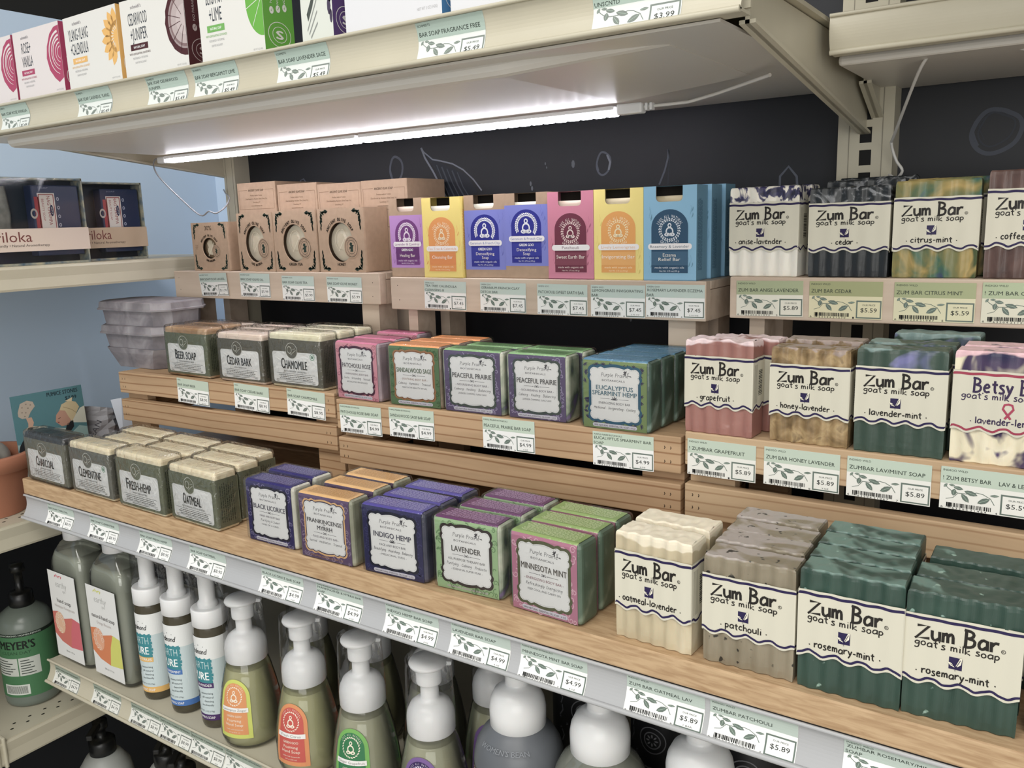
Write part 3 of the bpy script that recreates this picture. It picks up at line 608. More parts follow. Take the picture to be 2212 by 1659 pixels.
# ------------------------------------------------------------------ ridged goat's milk bars
BAND = '#d4cfba'; PUR = '#2a2050'; BLK = '#26221f'
def zum(label, flavour, x, y, z, rz, W_, H, sm, group, T=.027, hl='#2a2050', betsy=False, detail=True, band=True, ridge=.0016, tilt=0, seed=0, nr=5.5, wave_top=.0):
    t = thing('soap_bar', label, 'soap bar', (x, y, z), R(rz), group)
    if tilt: t.rotation_euler[0] = R(tilt)
    rr_ = random.Random(seed); nx = 66; ph = rr_.random()*.6
    def ringz(zz, ins, rough):
        P = []
        for k in range(nx+1):
            u = k/nx; xx = ins + (W_-2*ins)*u; d = ridge*(.5-.5*math.cos(2*PI*(nr*u+ph)))
            P.append((xx, ins + d + .0003*noise.noise(Vector((xx*300, zz*90, seed))), zz + rough*noise.noise(Vector((xx*90, 1, seed)))))
        for k in range(nx+1):
            u = 1-k/nx; xx = ins + (W_-2*ins)*u; d = ridge*(.5-.5*math.cos(2*PI*(nr*u+ph)))
            P.append((xx, T - ins - d*.6, zz + rough*noise.noise(Vector((xx*90, 4, seed)))))
        return P
    mb = MB(); zs = [0, .0008, .006] + [H*k/8 for k in range(1, 8)] + [H-.0035, H-.0012, H]
    mb.loft([ringz(q, .0011 if i == 0 or i == len(zs)-1 else (.0003 if i in (1, len(zs)-2) else 0), wave_top if i >= len(zs)-3 else 0) for i, q in enumerate(zs)], sm, smooth=False, cap=(True, False))
    # rough cut top
    top = ringz(H, .0011, wave_top); f = top[:nx+1]; b = top[nx+1:][::-1]; G = []; n2 = 8
    for j in range(n2+1):
        for i in range(nx+1):
            tt = j/n2; px = f[i][0]; py = f[i][1]*(1-tt)+b[i][1]*tt
            h = f[i][2]*(1-tt)+b[i][2]*tt + (.0012+wave_top*.6)*math.sin(PI*tt)*noise.noise(Vector((px*160, py*160, seed+9)))
            G.append((px, py, h))
    mb.add(G, [(j*(nx+1)+i, j*(nx+1)+i+1, (j+1)*(nx+1)+i+1, (j+1)*(nx+1)+i) for j in range(n2) for i in range(nx)], sm, True)
    mb.build('soap', t)
    if not band: return t
    k = W_/.066; z0 = H*.29; hs = H/.085; e = .0005; Wm = 66.0 + 1.2; Tm = (T+2*e)*1000
    per = [(0, Wm), (Wm, Tm), (Wm+Tm, Wm), (2*Wm+Tm, Tm)]; total = 2*Wm+2*Tm
    def pos(u, l):
        u = u % total; c = 1.2
        if u < Wm: 
            a = u/Wm; xx = -e*1.2+(W_+2.4*e)*a; return (xx, -e - l + .00022*math.sin(a*PI*9+seed), )
        if u < Wm+Tm: a = (u-Wm)/Tm; return (W_+e*1.2+l, -e+(T+2*e)*a)
        if u < 2*Wm+Tm: a = (u-Wm-Tm)/Wm; return (W_+1.2*e-(W_+2.4*e)*a, T+e+l)
        a = (u-2*Wm-Tm)/Tm; return (-1.2*e-l, T+e-(T+2*e)*a)
    fn = lambda u, v, l: (*pos(u, l), z0+v*.001*hs)
    wv = lambda u: 1.5*math.sin(2*PI*(u/16.8)+1.9+seed*.3)
    mb = MB(); us = [total*i/150 for i in range(151)]
    us = sorted(set(us + [Wm, Wm+Tm, 2*Wm+Tm])); us = us[:-1]; n = len(us)
    paper = ink(BAND)
    rings = [[fn(u, wv(u)*(1-q)+46*q+(.3*math.sin(u*.15+seed)*q), 0) for u in us] for q in (0, .25, .5, .75, 1)]
    mb.loft(rings, paper, cap=(False, False)); mb.loft([[fn(u, wv(u)*(1-q)+46*q, -.0004) for u in us][::-1] for q in (0, 1)], paper, cap=(False, False))
    I = Ink(mb, fn); cu = PUR if not betsy else '#a8324f'; ct = BLK if not betsy else '#3a2a50'
    fr = [u for u in us if u <= Wm] ; sd = [u for u in us if Wm <= u <= Wm+Tm]
    for seg in (fr, sd): I.line([(u, wv(u)+2.5+.2*math.sin(u)) for u in seg], 1.6, cu, 2); I.line([(u, 43.6+.25*math.sin(u*.4)) for u in seg], 1.9, cu, 2)
    if detail:
        if betsy: I.hand('Betsy Bar', 14, 30.2, 49, 6.2, ct, 3, 1.6)
        else: I.hand('Zum Bar', 7, 30.0, 47.5, 6.5, ct, 3, 1.8); I.ell(56.5, 31.3, 1.3, 1.3, ct, 3, 12, inner=.75); I.text('R', 56.5, 30.6, 1.1, 1.4, ct, 3, 'c')
        I.hand("goat's milk soap", 6.5, 25.2, 49, 2.9, ct, 3, .75, jig=.25)
        if betsy:
            I.line([(36.5, 11.5), (42, 19), (41, 22), (38.5, 22.6), (36, 22), (35, 19), (40.5, 11.5)], 1.6, '#b23556', 3)
        else:
            I.rect(27, 13.4, 34.6, 21.4, PUR, 3, 4, 1); I.poly([(31, 16), (33.2, 21.6), (34.5, 21.8), (34, 17.5), (32, 15.6)], '#e9e4cf', 9); I.line([(31.2, 15.2), (33.6, 20.6)], .35, PUR, 12)
            I.poly([(30.5, 15), (28.5, 17.6), (26, 18.2), (28, 15.8)], '#e9e4cf', 9); I.line([(30.8, 12.6), (30.8, 15.6), (28, 17)], .3, PUR, 12)
        n_ = len(flavour); wd = min(3.0*n_, 50); hx = 31 if not betsy else 38
        I.hand(flavour, hx, 6.6, wd, 3.2, ct, 3, .85, al='c', jig=.3); I.ell(hx-wd/2-3, 8, .45, .45, ct, 3, 8); I.ell(hx+wd/2+3, 8, .45, .45, ct, 3, 8)
    # side panel small print and bar code
    for q in range(4): I.rect(Wm+4+q*2.1, 6, Wm+4.5+q*2.1, 40, '#8d8878', 2)
    for q in range(16): I.rect(Wm+14, 12+q*1.45, Wm+23, 12.5+q*1.45+(.3 if q % 3 else 0), '#222222', 2)
    mb.build('paper_band', t)
    return t
zs = {}
def zm(n, *a, **k): zs[n] = soapmat('soap_'+n, *a, **k); return zs[n]
zm('anise', [(.36, '#20203a'), (.47, '#3b3768'), (.52, '#e9e2d2'), (.7, '#f2eee2')], 34, 3, low='#eee9dc', toph=.0690)
zm('cedar', [(.36, '#8f9195'), (.45, '#3a3e42'), (.52, '#20262a'), (.7, '#181d21')], 30, 5, (1, 1, 1.6), low='#1d2327', toph=.058)
zm('cedar_low', [(.3, '#2c3438'), (.6, '#1b2226')], 12, 1)
zm('citrus', [(.3, '#3d3a80'), (.4, '#3f6b50'), (.5, '#8d8240'), (.58, '#b79a4c'), (.68, '#4a5a30')], 24, 1.2)
zm('coffee', [(.35, '#4a342f'), (.6, '#6a4d45'), (.75, '#8b6d62')], 40, .5)
zm('grape', [(.3, '#9c645a'), (.65, '#aa7266'), (.78, '#d9b4ac')], 14, 1.6, top='#ecd2d4', toph=.0805)
zm('honey', [(.3, '#6d5530'), (.5, '#9a7c4c'), (.65, '#b89a66'), (.8, '#5a4326')], 75, .6, top='#a8948a', toph=.0815)
zm('lavmint', [(.28, '#7a7bb0'), (.34, '#3d5347'), (.6, '#354b3f'), (.72, '#4d6558')], 16, 1.4, top='#7a9490', toph=.0845)
zm('betsy', [(.34, '#2c2a50'), (.44, '#4c3a5e'), (.5, '#e8dcb8'), (.62, '#efe4c4'), (.68, '#5c4a74')], 17, 1.6, (1, 1, .8), top='#e7b9c0', toph=.0825)
zm('oat', [(.3, '#b5a582'), (.6, '#c8b893'), (.75, '#d6c8a6')], 30, .5, top='#e8dcc0', toph=.0815)
zm('patch', [(.3, '#82765e'), (.6, '#958970'), (.75, '#a89c84')], 22, .6, specks=('#33302a', 125, .645), top='#a79c94', toph=.0818)
zm('rose', [(.3, '#2d473d'), (.6, '#355347'), (.78, '#48685c')], 18, .8, specks=('#8fb0a2', 120, .70), top='#64857a', toph=.0850)
GT, GM, GB = 'ridged soap bars on the paler riser', 'ridged soap bars on the paler crate', 'ridged soap bars on the oak board'
k = dict(anise='anise-lavender')
YP = .2725
zum('cream and navy swirled ridged soap bar in a paper band reading anise-lavender', 'anise-lavender', -.2952, YP, .2647, -1.5, .0665, .0848, zs['anise'], GT, seed=1, nr=5)
zum('cream and navy swirled soap bar tucked behind the anise-lavender one', 'anise-lavender', -.292, YP+.030, .2647, -.5, .0665, .086, zs['anise'], GT, seed=2, detail=False)
zum('charcoal marbled ridged soap bar in a paper band reading cedar', 'cedar', -.2190, YP-.001, .2647, 1, .0690, .0812, zs['cedar'], GT, seed=3, nr=6)
zum('charcoal marbled soap bar behind the cedar one, only its swirled top showing', 'cedar', -.2120, YP+.031, .2647, 0, .068, .088, zs['cedar'], GT, seed=4, detail=False)
zum('second charcoal marbled soap bar in the row behind the cedar one', 'cedar', -.208, YP+.062, .2647, 1.5, .068, .091, zs['cedar'], GT, seed=5, detail=False)
zum('mustard and green mottled ridged soap bar in a paper band reading citrus-mint', 'citrus-mint', -.1462, YP, .2647, 2, .0665, .0838, zs['citrus'], GT, seed=6)
zum('mottled green soap bar right behind the citrus-mint one', 'citrus-mint', -.142, YP+.030, .2647, 0, .0665, .086, zs['citrus'], GT, seed=7, detail=False)
zum('dark brown ridged soap bar in a paper band reading coffee, cut by the photo edge', 'coffee-almond', -.0742, YP, .2647, 2, .066, .0890, zs['coffee'], GT, seed=8)
zum('dusty rose ridged soap bar with a white top in a paper band reading grapefruit', 'grapefruit', -.2990, .1725, .1289, -1.5, .0630, .0862, zs['grape'], GM, seed=9, nr=5, wave_top=.0025)
zum('dusty rose soap bar standing behind the grapefruit one', 'grapefruit', -.286, .204, .1289, -2, .0630, .085, zs['grape'], GM, seed=10, wave_top=.0025, detail=False)
zum('tan and brown grainy ridged soap bar in a paper band reading honey-lavender', 'honey-lavender', -.2215, .1745, .1289, -1.2, .0655, .0830, zs['honey'], GM, seed=11, nr=5.5, ridge=.0024)
zum('tan grainy soap bar standing behind the honey-lavender one', 'honey-lavender', -.2190, .2060, .1289, 1, .0655, .086, zs['honey'], GM, seed=12, detail=False)
zum('green ridged soap bar with a lilac streak in a paper band reading lavender-mint', 'lavender-mint', -.1510, .1735, .1289, 1, .0668, .0862, zs['lavmint'], GM, seed=13, nr=5, wave_top=.001)
zum('green and lilac soap bar just behind the lavender-mint one', 'lavender-mint', -.1495, .205, .1289, 0, .0668, .087, zs['lavmint'], GM, seed=14, detail=False, wave_top=.001)
zum('green and lilac soap bar rearmost in the lavender-mint row', 'lavender-mint', -.136, .243, .1289, -2, .0668, .091, zs['lavmint'], GM, seed=15, detail=False, wave_top=.001)
zum('cream and purple swirled soap bar with a pink ribbon printed on its band', 'lavender-lemon', -.0800, .1760, .1289, -.5, .0660, .0880, zs['betsy'], GM, betsy=True, seed=16, nr=5)
zum('cream and purple swirled soap bar behind the one with the pink ribbon', 'lavender-lemon', -.078, .2075, .1289, 0, .066, .088, zs['betsy'], GM, betsy=True, detail=False, seed=17)
zum('pale oat-coloured ridged soap bar in a paper band reading oatmeal-lavender', 'oatmeal-lavender', -.2875, .0090, .0002, -2.5, .0632, .0880, zs['oat'], GB, seed=18, nr=5.5, wave_top=.0012)
zum('pale oat-coloured soap bar with a crumbly top behind the oatmeal-lavender one', 'oatmeal-lavender', -.2865, .0405, .0002, -1, .0632, .0885, zs['oat'], GB, seed=19, wave_top=.0012, detail=False)
lb = ['grey-beige speckled ridged soap bar in a paper band reading patchouli', 'speckled soap bar second in the patchouli row', 'speckled soap bar third in the patchouli row', 'speckled soap bar rearmost in the patchouli row']
for i in range(4): zum(lb[i], 'patchouli', -.2156-.0022*i, .0075+.0288*i, .0002, .8-.5*i, .0660, .0835+.001*(i % 2), zs['patch'], GB, seed=20+i, detail=i == 0)
lb = ['dark green ridged soap bar reading rosemary-mint, beside the speckled patchouli bar', 'dark green soap bar second in the row beside the patchouli bars', 'dark green soap bar third in the row beside the patchouli bars', 'dark green soap bar rearmost in the row beside the patchouli bars']
for i in range(4): zum(lb[i], 'rosemary-mint', -.1465-.0012*i, .0068+.0268*i, .0002, .4-.3*i, .0660, .0878, zs['rose'], GB, T=.0255, seed=30+i, detail=i == 0)
lb = ['nearest dark green soap bar reading rosemary-mint, at the cut-off end of the oak board', 'dark green soap bar second in the outermost row on the oak board', 'dark green soap bar standing apart at the rear of the outermost row']
for i, yy in enumerate((.0085, .0385, .078)): zum(lb[i], 'rosemary-mint', -.0797+(.003 if i == 2 else 0), yy, .0002, 3-1.2*i, .0650, .0862-.001*i, zs['rose'], GB, seed=40+i, detail=i == 0)
tag(zum('lilac-grey soap bar barely showing at the cut-off end of the oak board', '', -.0105, .0220, .0002, 0, .066, .085, soapmat('soap_lilac', [(.3, '#8b7a90'), (.7, '#a593a6')], 20), GB, seed=50, detail=False), cat='soap bar')

# ------------------------------------------------------------------ square botanical soaps (paper sleeve, clear wrap)
wrap = film('shrink_wrap', fac=.035, scale=38, bump=.35, rough=.16)
wrap2 = film('crinkly_wrap', fac=.07, scale=55, bump=1.0, rough=.10, k=.6)
def plaque(k=1.0, cx=37, cy=34.5, hw=26.5, hh=24.5, grow=0):
    """scalloped outline: the reach of a box and its corner and edge bulges, seen from the centre"""
    C_ = []
    for sx in (-1, 1):
        for sy in (-1, 1):
            C_ += [(sx*(hw-4.4), sy*(hh-4.4), 4.9), (sx*(hw-3.0), sy*(hh-10.5), 3.7), (sx*(hw-11.5), sy*(hh-2.6), 3.8)]
    P = []
    for i in range(144):
        a = 2*PI*i/144; c, s_ = math.cos(a), math.sin(a)
        r = min((hw-.9)/abs(c) if abs(c) > 1e-6 else 1e9, (hh-.2)/abs(s_) if abs(s_) > 1e-6 else 1e9)
        r = min(r, math.hypot(hw-1.5, hh-1)*.98)
        for x, y, q in C_:
            b = c*x+s_*y; d = b*b-(x*x+y*y-q*q)
            if d > 0: r = max(r, b+math.sqrt(d))
        bul = 1.6*max(0, 1-(abs(c)*2.6)**2) + .0
        r = (r+bul*(1 if abs(s_) > .5 else 0)+grow); P.append((cx+c*r, cy+s_*r))
    return P
def pp(label, name, x, y, z, rz, W_, H, base, swirl, frame, toptone, topline, ncol, sub, scr, last, soapc, group, T=.0265, leaf=False, subc=None, caps=True, tilt=0):
    t = thing('soap_bar', label, 'soap bar', (x, y, z), R(rz), group)
    if tilt: t.rotation_euler[0] = R(tilt)
    mb = MB().rbox(0, 0, 0, W_, T, H, soapc, .004, 3, smooth=False); mb.build('soap', t)
    m_ = .0035; ww = (W_-2*m_)*1000; e = .0006; kx, kz = (W_-2*m_)/.067, H/.068
    paper = ink(base); pt = ink(toptone)
    mb = MB()
    P = lambda x0, y0, z0: (x0, y0, z0)
    prof_f = [(-e, .001), (-e, H-.0035), (-e+.0008, H-.0008), (.0030, H+e)]
    prof_t = [(.0030, H+e), (T-.003, H+e)]; prof_b = [(T-.003, H+e), (T+e-.0008, H-.0008), (T+e, H-.0035), (T+e, .001)]
    for pr, mm in ((prof_f[:3], paper), (prof_f[2:], pt), (prof_t, pt), (prof_b, paper)):
        mb.loft([[(m_, a, b), (W_-m_, a, b)] for a, b in pr], mm, cap=(False, False), closed=False)
        mb.loft([[(W_-m_, a+(.0003 if a < T/2 else -.0003), b-.0004), (m_, a+(.0003 if a < T/2 else -.0003), b-.0004)] for a, b in pr], mm, cap=(False, False), closed=False)
    I = Ink(mb, lambda u, v, l: (m_+u*.001*kx, -e-l, v*.001*kz)); rg = random.Random(hash(name) % 999 if 0 else len(name)*7)
    cx = 33.5
    for q in range(150):
        a = rg.random()*2*PI; u, v = rg.uniform(1.8, 65), rg.uniform(2, 64)
        if abs(u-cx) < 25.5 and 11 < v < 57: continue
        r = rg.uniform(1.4, 3.4); u = min(max(u, r), 67-r); v = min(max(v, r+.4), 66-r*.8)
        if leaf: 
            for j in range(5): I.leaf(u+1.6*math.cos(a+j*.6), v+1.6*math.sin(a+j*.6), 3.4, .9, math.degrees(a+j*.6), swirl, 1)
        else: I.spiral(u, v, r, math.degrees(a), 1.05, swirl, 1, turns=rg.uniform(.6, 1.3), sgn=rg.choice((-1, 1)))
    kw = dict(cx=cx, cy=35, hw=25.6, hh=25.2)
    I.poly(plaque(grow=2.9, **kw), frame[0], 2, (cx, 35))
    if frame[1]: I.poly(plaque(grow=1.1, **kw), frame[1], 3, (cx, 35))
    I.poly(plaque(**kw), '#d8d8d6', 4, (cx, 35)); pl = plaque(grow=-1.0, **kw)
    for q in range(0, 144, 1): a, b = pl[q], pl[(q+1) % 144]; I.line([a, ((a[0]+b[0])/2, (a[1]+b[1])/2)], .22, '#55545a', 5)
    dk = '#46444a'
    I.hand('Purple Prairie', 19.5, 52.2, 29, 2.3, dk, 5, .33, shear=.12); I.text('BOTANICALS', cx-1, 47.6, 24, 1.9, dk, 5, 'c')
    for a in (70, 115, 150, 200, 250): I.leaf(45.5+1.4*math.cos(R(a)), 56.3+1.5*math.sin(R(a)), 3, 1.1, a, dk, 5)
    I.line([(47, 57), (48.4, 54), (51, 53.4)], .4, dk, 5); I.leaf(50.5, 53.8, 2.4, .9, -20, dk, 5); I.line([(47.6, 55.4), (49, 57.5)], .35, dk, 5)
    y0 = 44.6
    for ln in (name if isinstance(name, (list, tuple)) else [name]):
        small = ln == 'AND'; h = 1.1 if small else (5.4 if not isinstance(name, (list, tuple)) else 4.5); wd = min(3.75*len(ln)+1.5, 47 if not small else 3.5) if not small else 3.5
        y0 -= h+ (.9 if not small else .5)
        if not small: I.text(ln, cx+.45, y0-.45, wd, h, '#b9b6b2', 5, 'c', bold=.006)
        I.text(ln, cx, y0, wd, h, ncol, 6, 'c', bold=.006 if not small else 0)
    y0 -= 3.2
    I.line([(cx-15, y0), (cx-5, y0)], .3, dk, 5); I.line([(cx+5, y0), (cx+15, y0)], .3, dk, 5)
    if leaf or 'HEMP' in str(name):
        for a in (15, 50, 90, 130, 165): I.leaf(cx+2*math.cos(R(a)), y0-1+2*math.sin(R(a)), 4.2, 1.0, a, dk, 5)
    else:
        for s_ in (-1, 1): I.spiral(cx+s_*2, y0, 1.3, 90, .5, dk, 5, 1.1, s_); I.ell(cx+s_*4.3, y0, .5, .5, dk, 5, 8)
        I.leaf(cx, y0, 2.4, 1.2, 90, dk, 5)
    y0 -= 5.4; I.text(sub, cx, y0, min(len(sub)*1.75, 41), 2.3, subc or '#4a3a50', 5, 'c')
    y0 -= 5.0; I.hand(scr, cx, y0, min(len(scr)*1.65, 44), 1.7, dk, 5, .28, al='c', shear=.2)
    if last: y0 -= 4.4; I.text(last, cx, y0, min(len(last)*1.7, 34), 1.9, dk, 5, 'c')
    if caps: I.rrect(10, 2.2, 57, 5.8, 1.7, '#c9c6d2', 2)
    I.text('100% NATURAL ESSENTIAL OIL SOAP / 4 OZ', cx, 3.1, 44, 1.7, '#4a4650' if caps else topline, 5, 'c')
    J = Ink(mb, lambda u, v, l: (m_+u*.001*kx, v*.001, H+e+l))
    for q in range(9):
        a = 4+rg.random()*5; vv = 22.6-q*2.15
        while a < 62:
            b = min(a+rg.uniform(1.5, 5), 63); J.rect(a, vv-.45, b, vv+.45, topline, 3); a = b+.7
    mb.build('paper_sleeve', t)
    MB().rbox(-.0012, -.0022, .0004, W_+.0012, T+.0012, H+.0016, wrap, .004, 3, smooth=True).build('clear_wrap', t)
    return t
def marble(n, c): return soapmat('bar_'+n, c, 30, 1.2, rough=.35)
ms_ = dict(pale=marble('pale', [(.35, '#b9b7a6'), (.6, '#cfcdbd')]), dark=marble('dark', [(.35, '#35384a'), (.6, '#4b4a5e')]), green=marble('green', [(.3, '#4d6652'), (.6, '#5c7560'), (.78, '#8fa088')]),
           mix=marble('mix', [(.3, '#c9c9b4'), (.5, '#9aa58c'), (.62, '#5b6a5c'), (.7, '#6c5c86')]), rosey=marble('rosey', [(.3, '#8b7a80'), (.7, '#a8949a')]), brown=marble('brown', [(.3, '#6b5c4a'), (.7, '#8d7a62')]),
           euc=marble('euc', [(.3, '#3a5248'), (.55, '#4b6a5a'), (.72, '#8aa598')]), tan=marble('tan', [(.3, '#7f8068'), (.7, '#a3a48c')]))
GP = 'square botanical soaps on the oak board'; GQ = 'square botanical soaps on the pine crate'
spec = dict(
 lico=('BLACK LICORICE', '#332d5e', '#7a7399', ('#2a2735', None), '#2d2670', '#9a94c9', '#3a3a52', 'HAND AND BODY BAR', 'Purifying & Sweet', '- ONE OF A KIND -', ms_['pale']),
 frank=(['FRANKINCENSE', 'AND', 'MYRRH'], '#5b4668', '#8a7794', ('#d9a866', '#3c3550'), '#e6b469', '#c08c46', '#34353c', '- FACE AND BODY BAR -', 'Sacred . Meditative . Tranquil', '', ms_['tan']),
 indigo=('INDIGO HEMP', '#2b2a52', '#3c3b68', ('#1e1f30', None), '#5147a0', '#b7b0de', '#33344e', 'FACE AND BODY BAR', 'Beautifying . Nourishing . Balancing', '- MEDICINAL SUDS -', ms_['dark']),
 lav=('LAVENDER', '#8fb07c', '#658a58', ('#3b322f', None), '#6a3566', '#d0a6cc', '#3e3c3a', 'ALL PURPOSE THERAPY BAR', 'Purifying . Calming . Probiotic', '- ESSENTIAL SUPER STAR -', ms_['mix']),
 minn=('MINNESOTA MINT', '#b4708a', '#d2a4b4', ('#575a3c', None), '#8fae58', '#dbe8ae', '#4c4640', '- ENERGIZING BODY BAR -', 'Refreshingly Energizing', 'KEEP COOL AND CARRY ON', ms_['green']),
 rose=('PATCHOULI ROSE', '#cf8795', '#a85c70', ('#4b1d38', None), '#cf6a8e', '#e58fb0', '#4a444c', '- HARMONIZING BODY BAR -', 'Exotic . Grounding . Sensual', 'INTOXICATING GRACEFULNESS', ms_['rosey']),
 sand=('SANDALWOOD SAGE', '#53744a', '#3c5c36', ('#9a6a3a', '#7b4a22'), '#f09a44', '#f6b26a', '#46603c', '- SOOTHING BODY BAR -', 'Calming . Harmonic . Tranquil', 'MEDITATIVE BEAUTY RITUAL', ms_['brown']),
 peace=('PEACEFUL PRAIRIE', '#5c4e70', '#9388a8', ('#45504a', None), '#7fb46c', '#4f7d44', '#4a4a4c', '- NOURISHING BODY BAR -', 'Calming . Healing . Balancing', 'LAVENDER, CHAMOMILE, YLANG YLANG', ms_['mix']),
 euc=(['EUCALYPTUS', 'SPEARMINT HEMP'], '#748a50', '#3c3555', ('#2a5a74', None), '#4589ac', '#8ec7e4', '#33687c', 'ENERGIZING BODY BAR', 'Medicinal . Invigorating . Cooling', '', ms_['euc']))
def row(key, labels, x, y, z, rz, W_, H, group, steps, leaf=False, subc=None, caps=True, tilt=0):
    s_ = spec[key]; t = pp(labels[0], s_[0], x, y, z, rz, W_, H, s_[1], s_[2], s_[3], s_[4], s_[5], s_[6], s_[7], s_[8], s_[9], s_[10], group, leaf=leaf, subc=subc, caps=caps, tilt=tilt)
    for lb_, (dx, dy, dr) in zip(labels[1:], steps): dup(t, (x+dx, y+dy, z), R(rz+dr), lb_)
    return t
Z0 = .0004
row('lico', ['dark indigo square soap reading black licorice', 'dark indigo square soap behind the black licorice one'], -.7232, .0045, Z0, 1, .0745, .0665, GP, [(-.006, .036, -1)])
row('frank', ['purple and gold square soap reading frankincense and myrrh', 'gold-topped square soap second in the frankincense row', 'gold-topped square soap third in the frankincense row'], -.6385, .0005, Z0, 2, .0735, .0668, GP, [(-.001, .036, -1), (-.002, .068, -2)], caps=False)
row('indigo', ['navy square soap reading indigo hemp', 'violet-topped square soap second in the indigo hemp row', 'violet-topped square soap third in the indigo hemp row'], -.5555, .0040, Z0, 3.5, .0760, .0672, GP, [(-.001, .0305, -3), (.001, .0605, -2)], subc='#333344')
row('lav', ['green patterned square soap reading lavender', 'plum-topped square soap second in the lavender row', 'plum-topped square soap third in the lavender row'], -.4725, .0105, Z0, 3, .0725, .0675, GP, [(.003, .034, -2), (.006, .068, -3)], caps=False, subc='#3e3c3a')
row('minn', ['pink patterned square soap reading minnesota mint', 'lime-topped square soap second in the minnesota mint row', 'lime-topped square soap rearmost in the minnesota mint row'], -.3895, .0105, Z0, -3, .0722, .0695, GP, [(.001, .0300, 2), (.002, .0600, 2)], subc='#7a3044')
row('rose', ['pink patterned square soap reading patchouli rose', 'pink-topped square soap second in the patchouli rose row', 'pink square soap rearmost in the patchouli rose row, slightly raised'], -.7410, .1645, .1229, -1.5, .0735, .0680, GQ, [(-.004, .034, 1), (-.012, .085, 1)], subc='#5c3a48')
row('sand', ['green square soap with an orange top reading sandalwood sage', 'orange-topped square soap second in the sandalwood row', 'orange-topped square soap rearmost in the sandalwood row'], -.6555, .1630, .1229, 2.5, .0765, .0688, GQ, [(.004, .031, 0), (.010, .062, 0)], subc='#8a5a3c')
row('peace', ['purple scrollwork soap reading peaceful prairie, touching the sandalwood one', 'green-topped square soap behind the peaceful prairie one by the sandalwood'], -.5775, .1650, .1229, 2, .0790, .0680, GQ, [(.006, .032, 0)])
row('peace', ['purple scrollwork soap reading peaceful prairie, by the gap before the eucalyptus', 'green-topped square soap behind the peaceful prairie one by the gap'], -.4957, .1690, .1229, 2.5, .0735, .0680, GQ, [(.002, .032, -1)])
row('euc', ['blue and green square soap reading eucalyptus spearmint hemp', 'blue-topped square soap second in the eucalyptus row', 'blue-topped square soap third in the eucalyptus row', 'blue-topped square soap rearmost in the eucalyptus row'], -.4060, .1672, .1229, .5, .0745, .0682, GQ, [(.001, .0275, 0), (.003, .0550, 0), (.004, .0815, 0)], leaf=True, subc='#44424a')

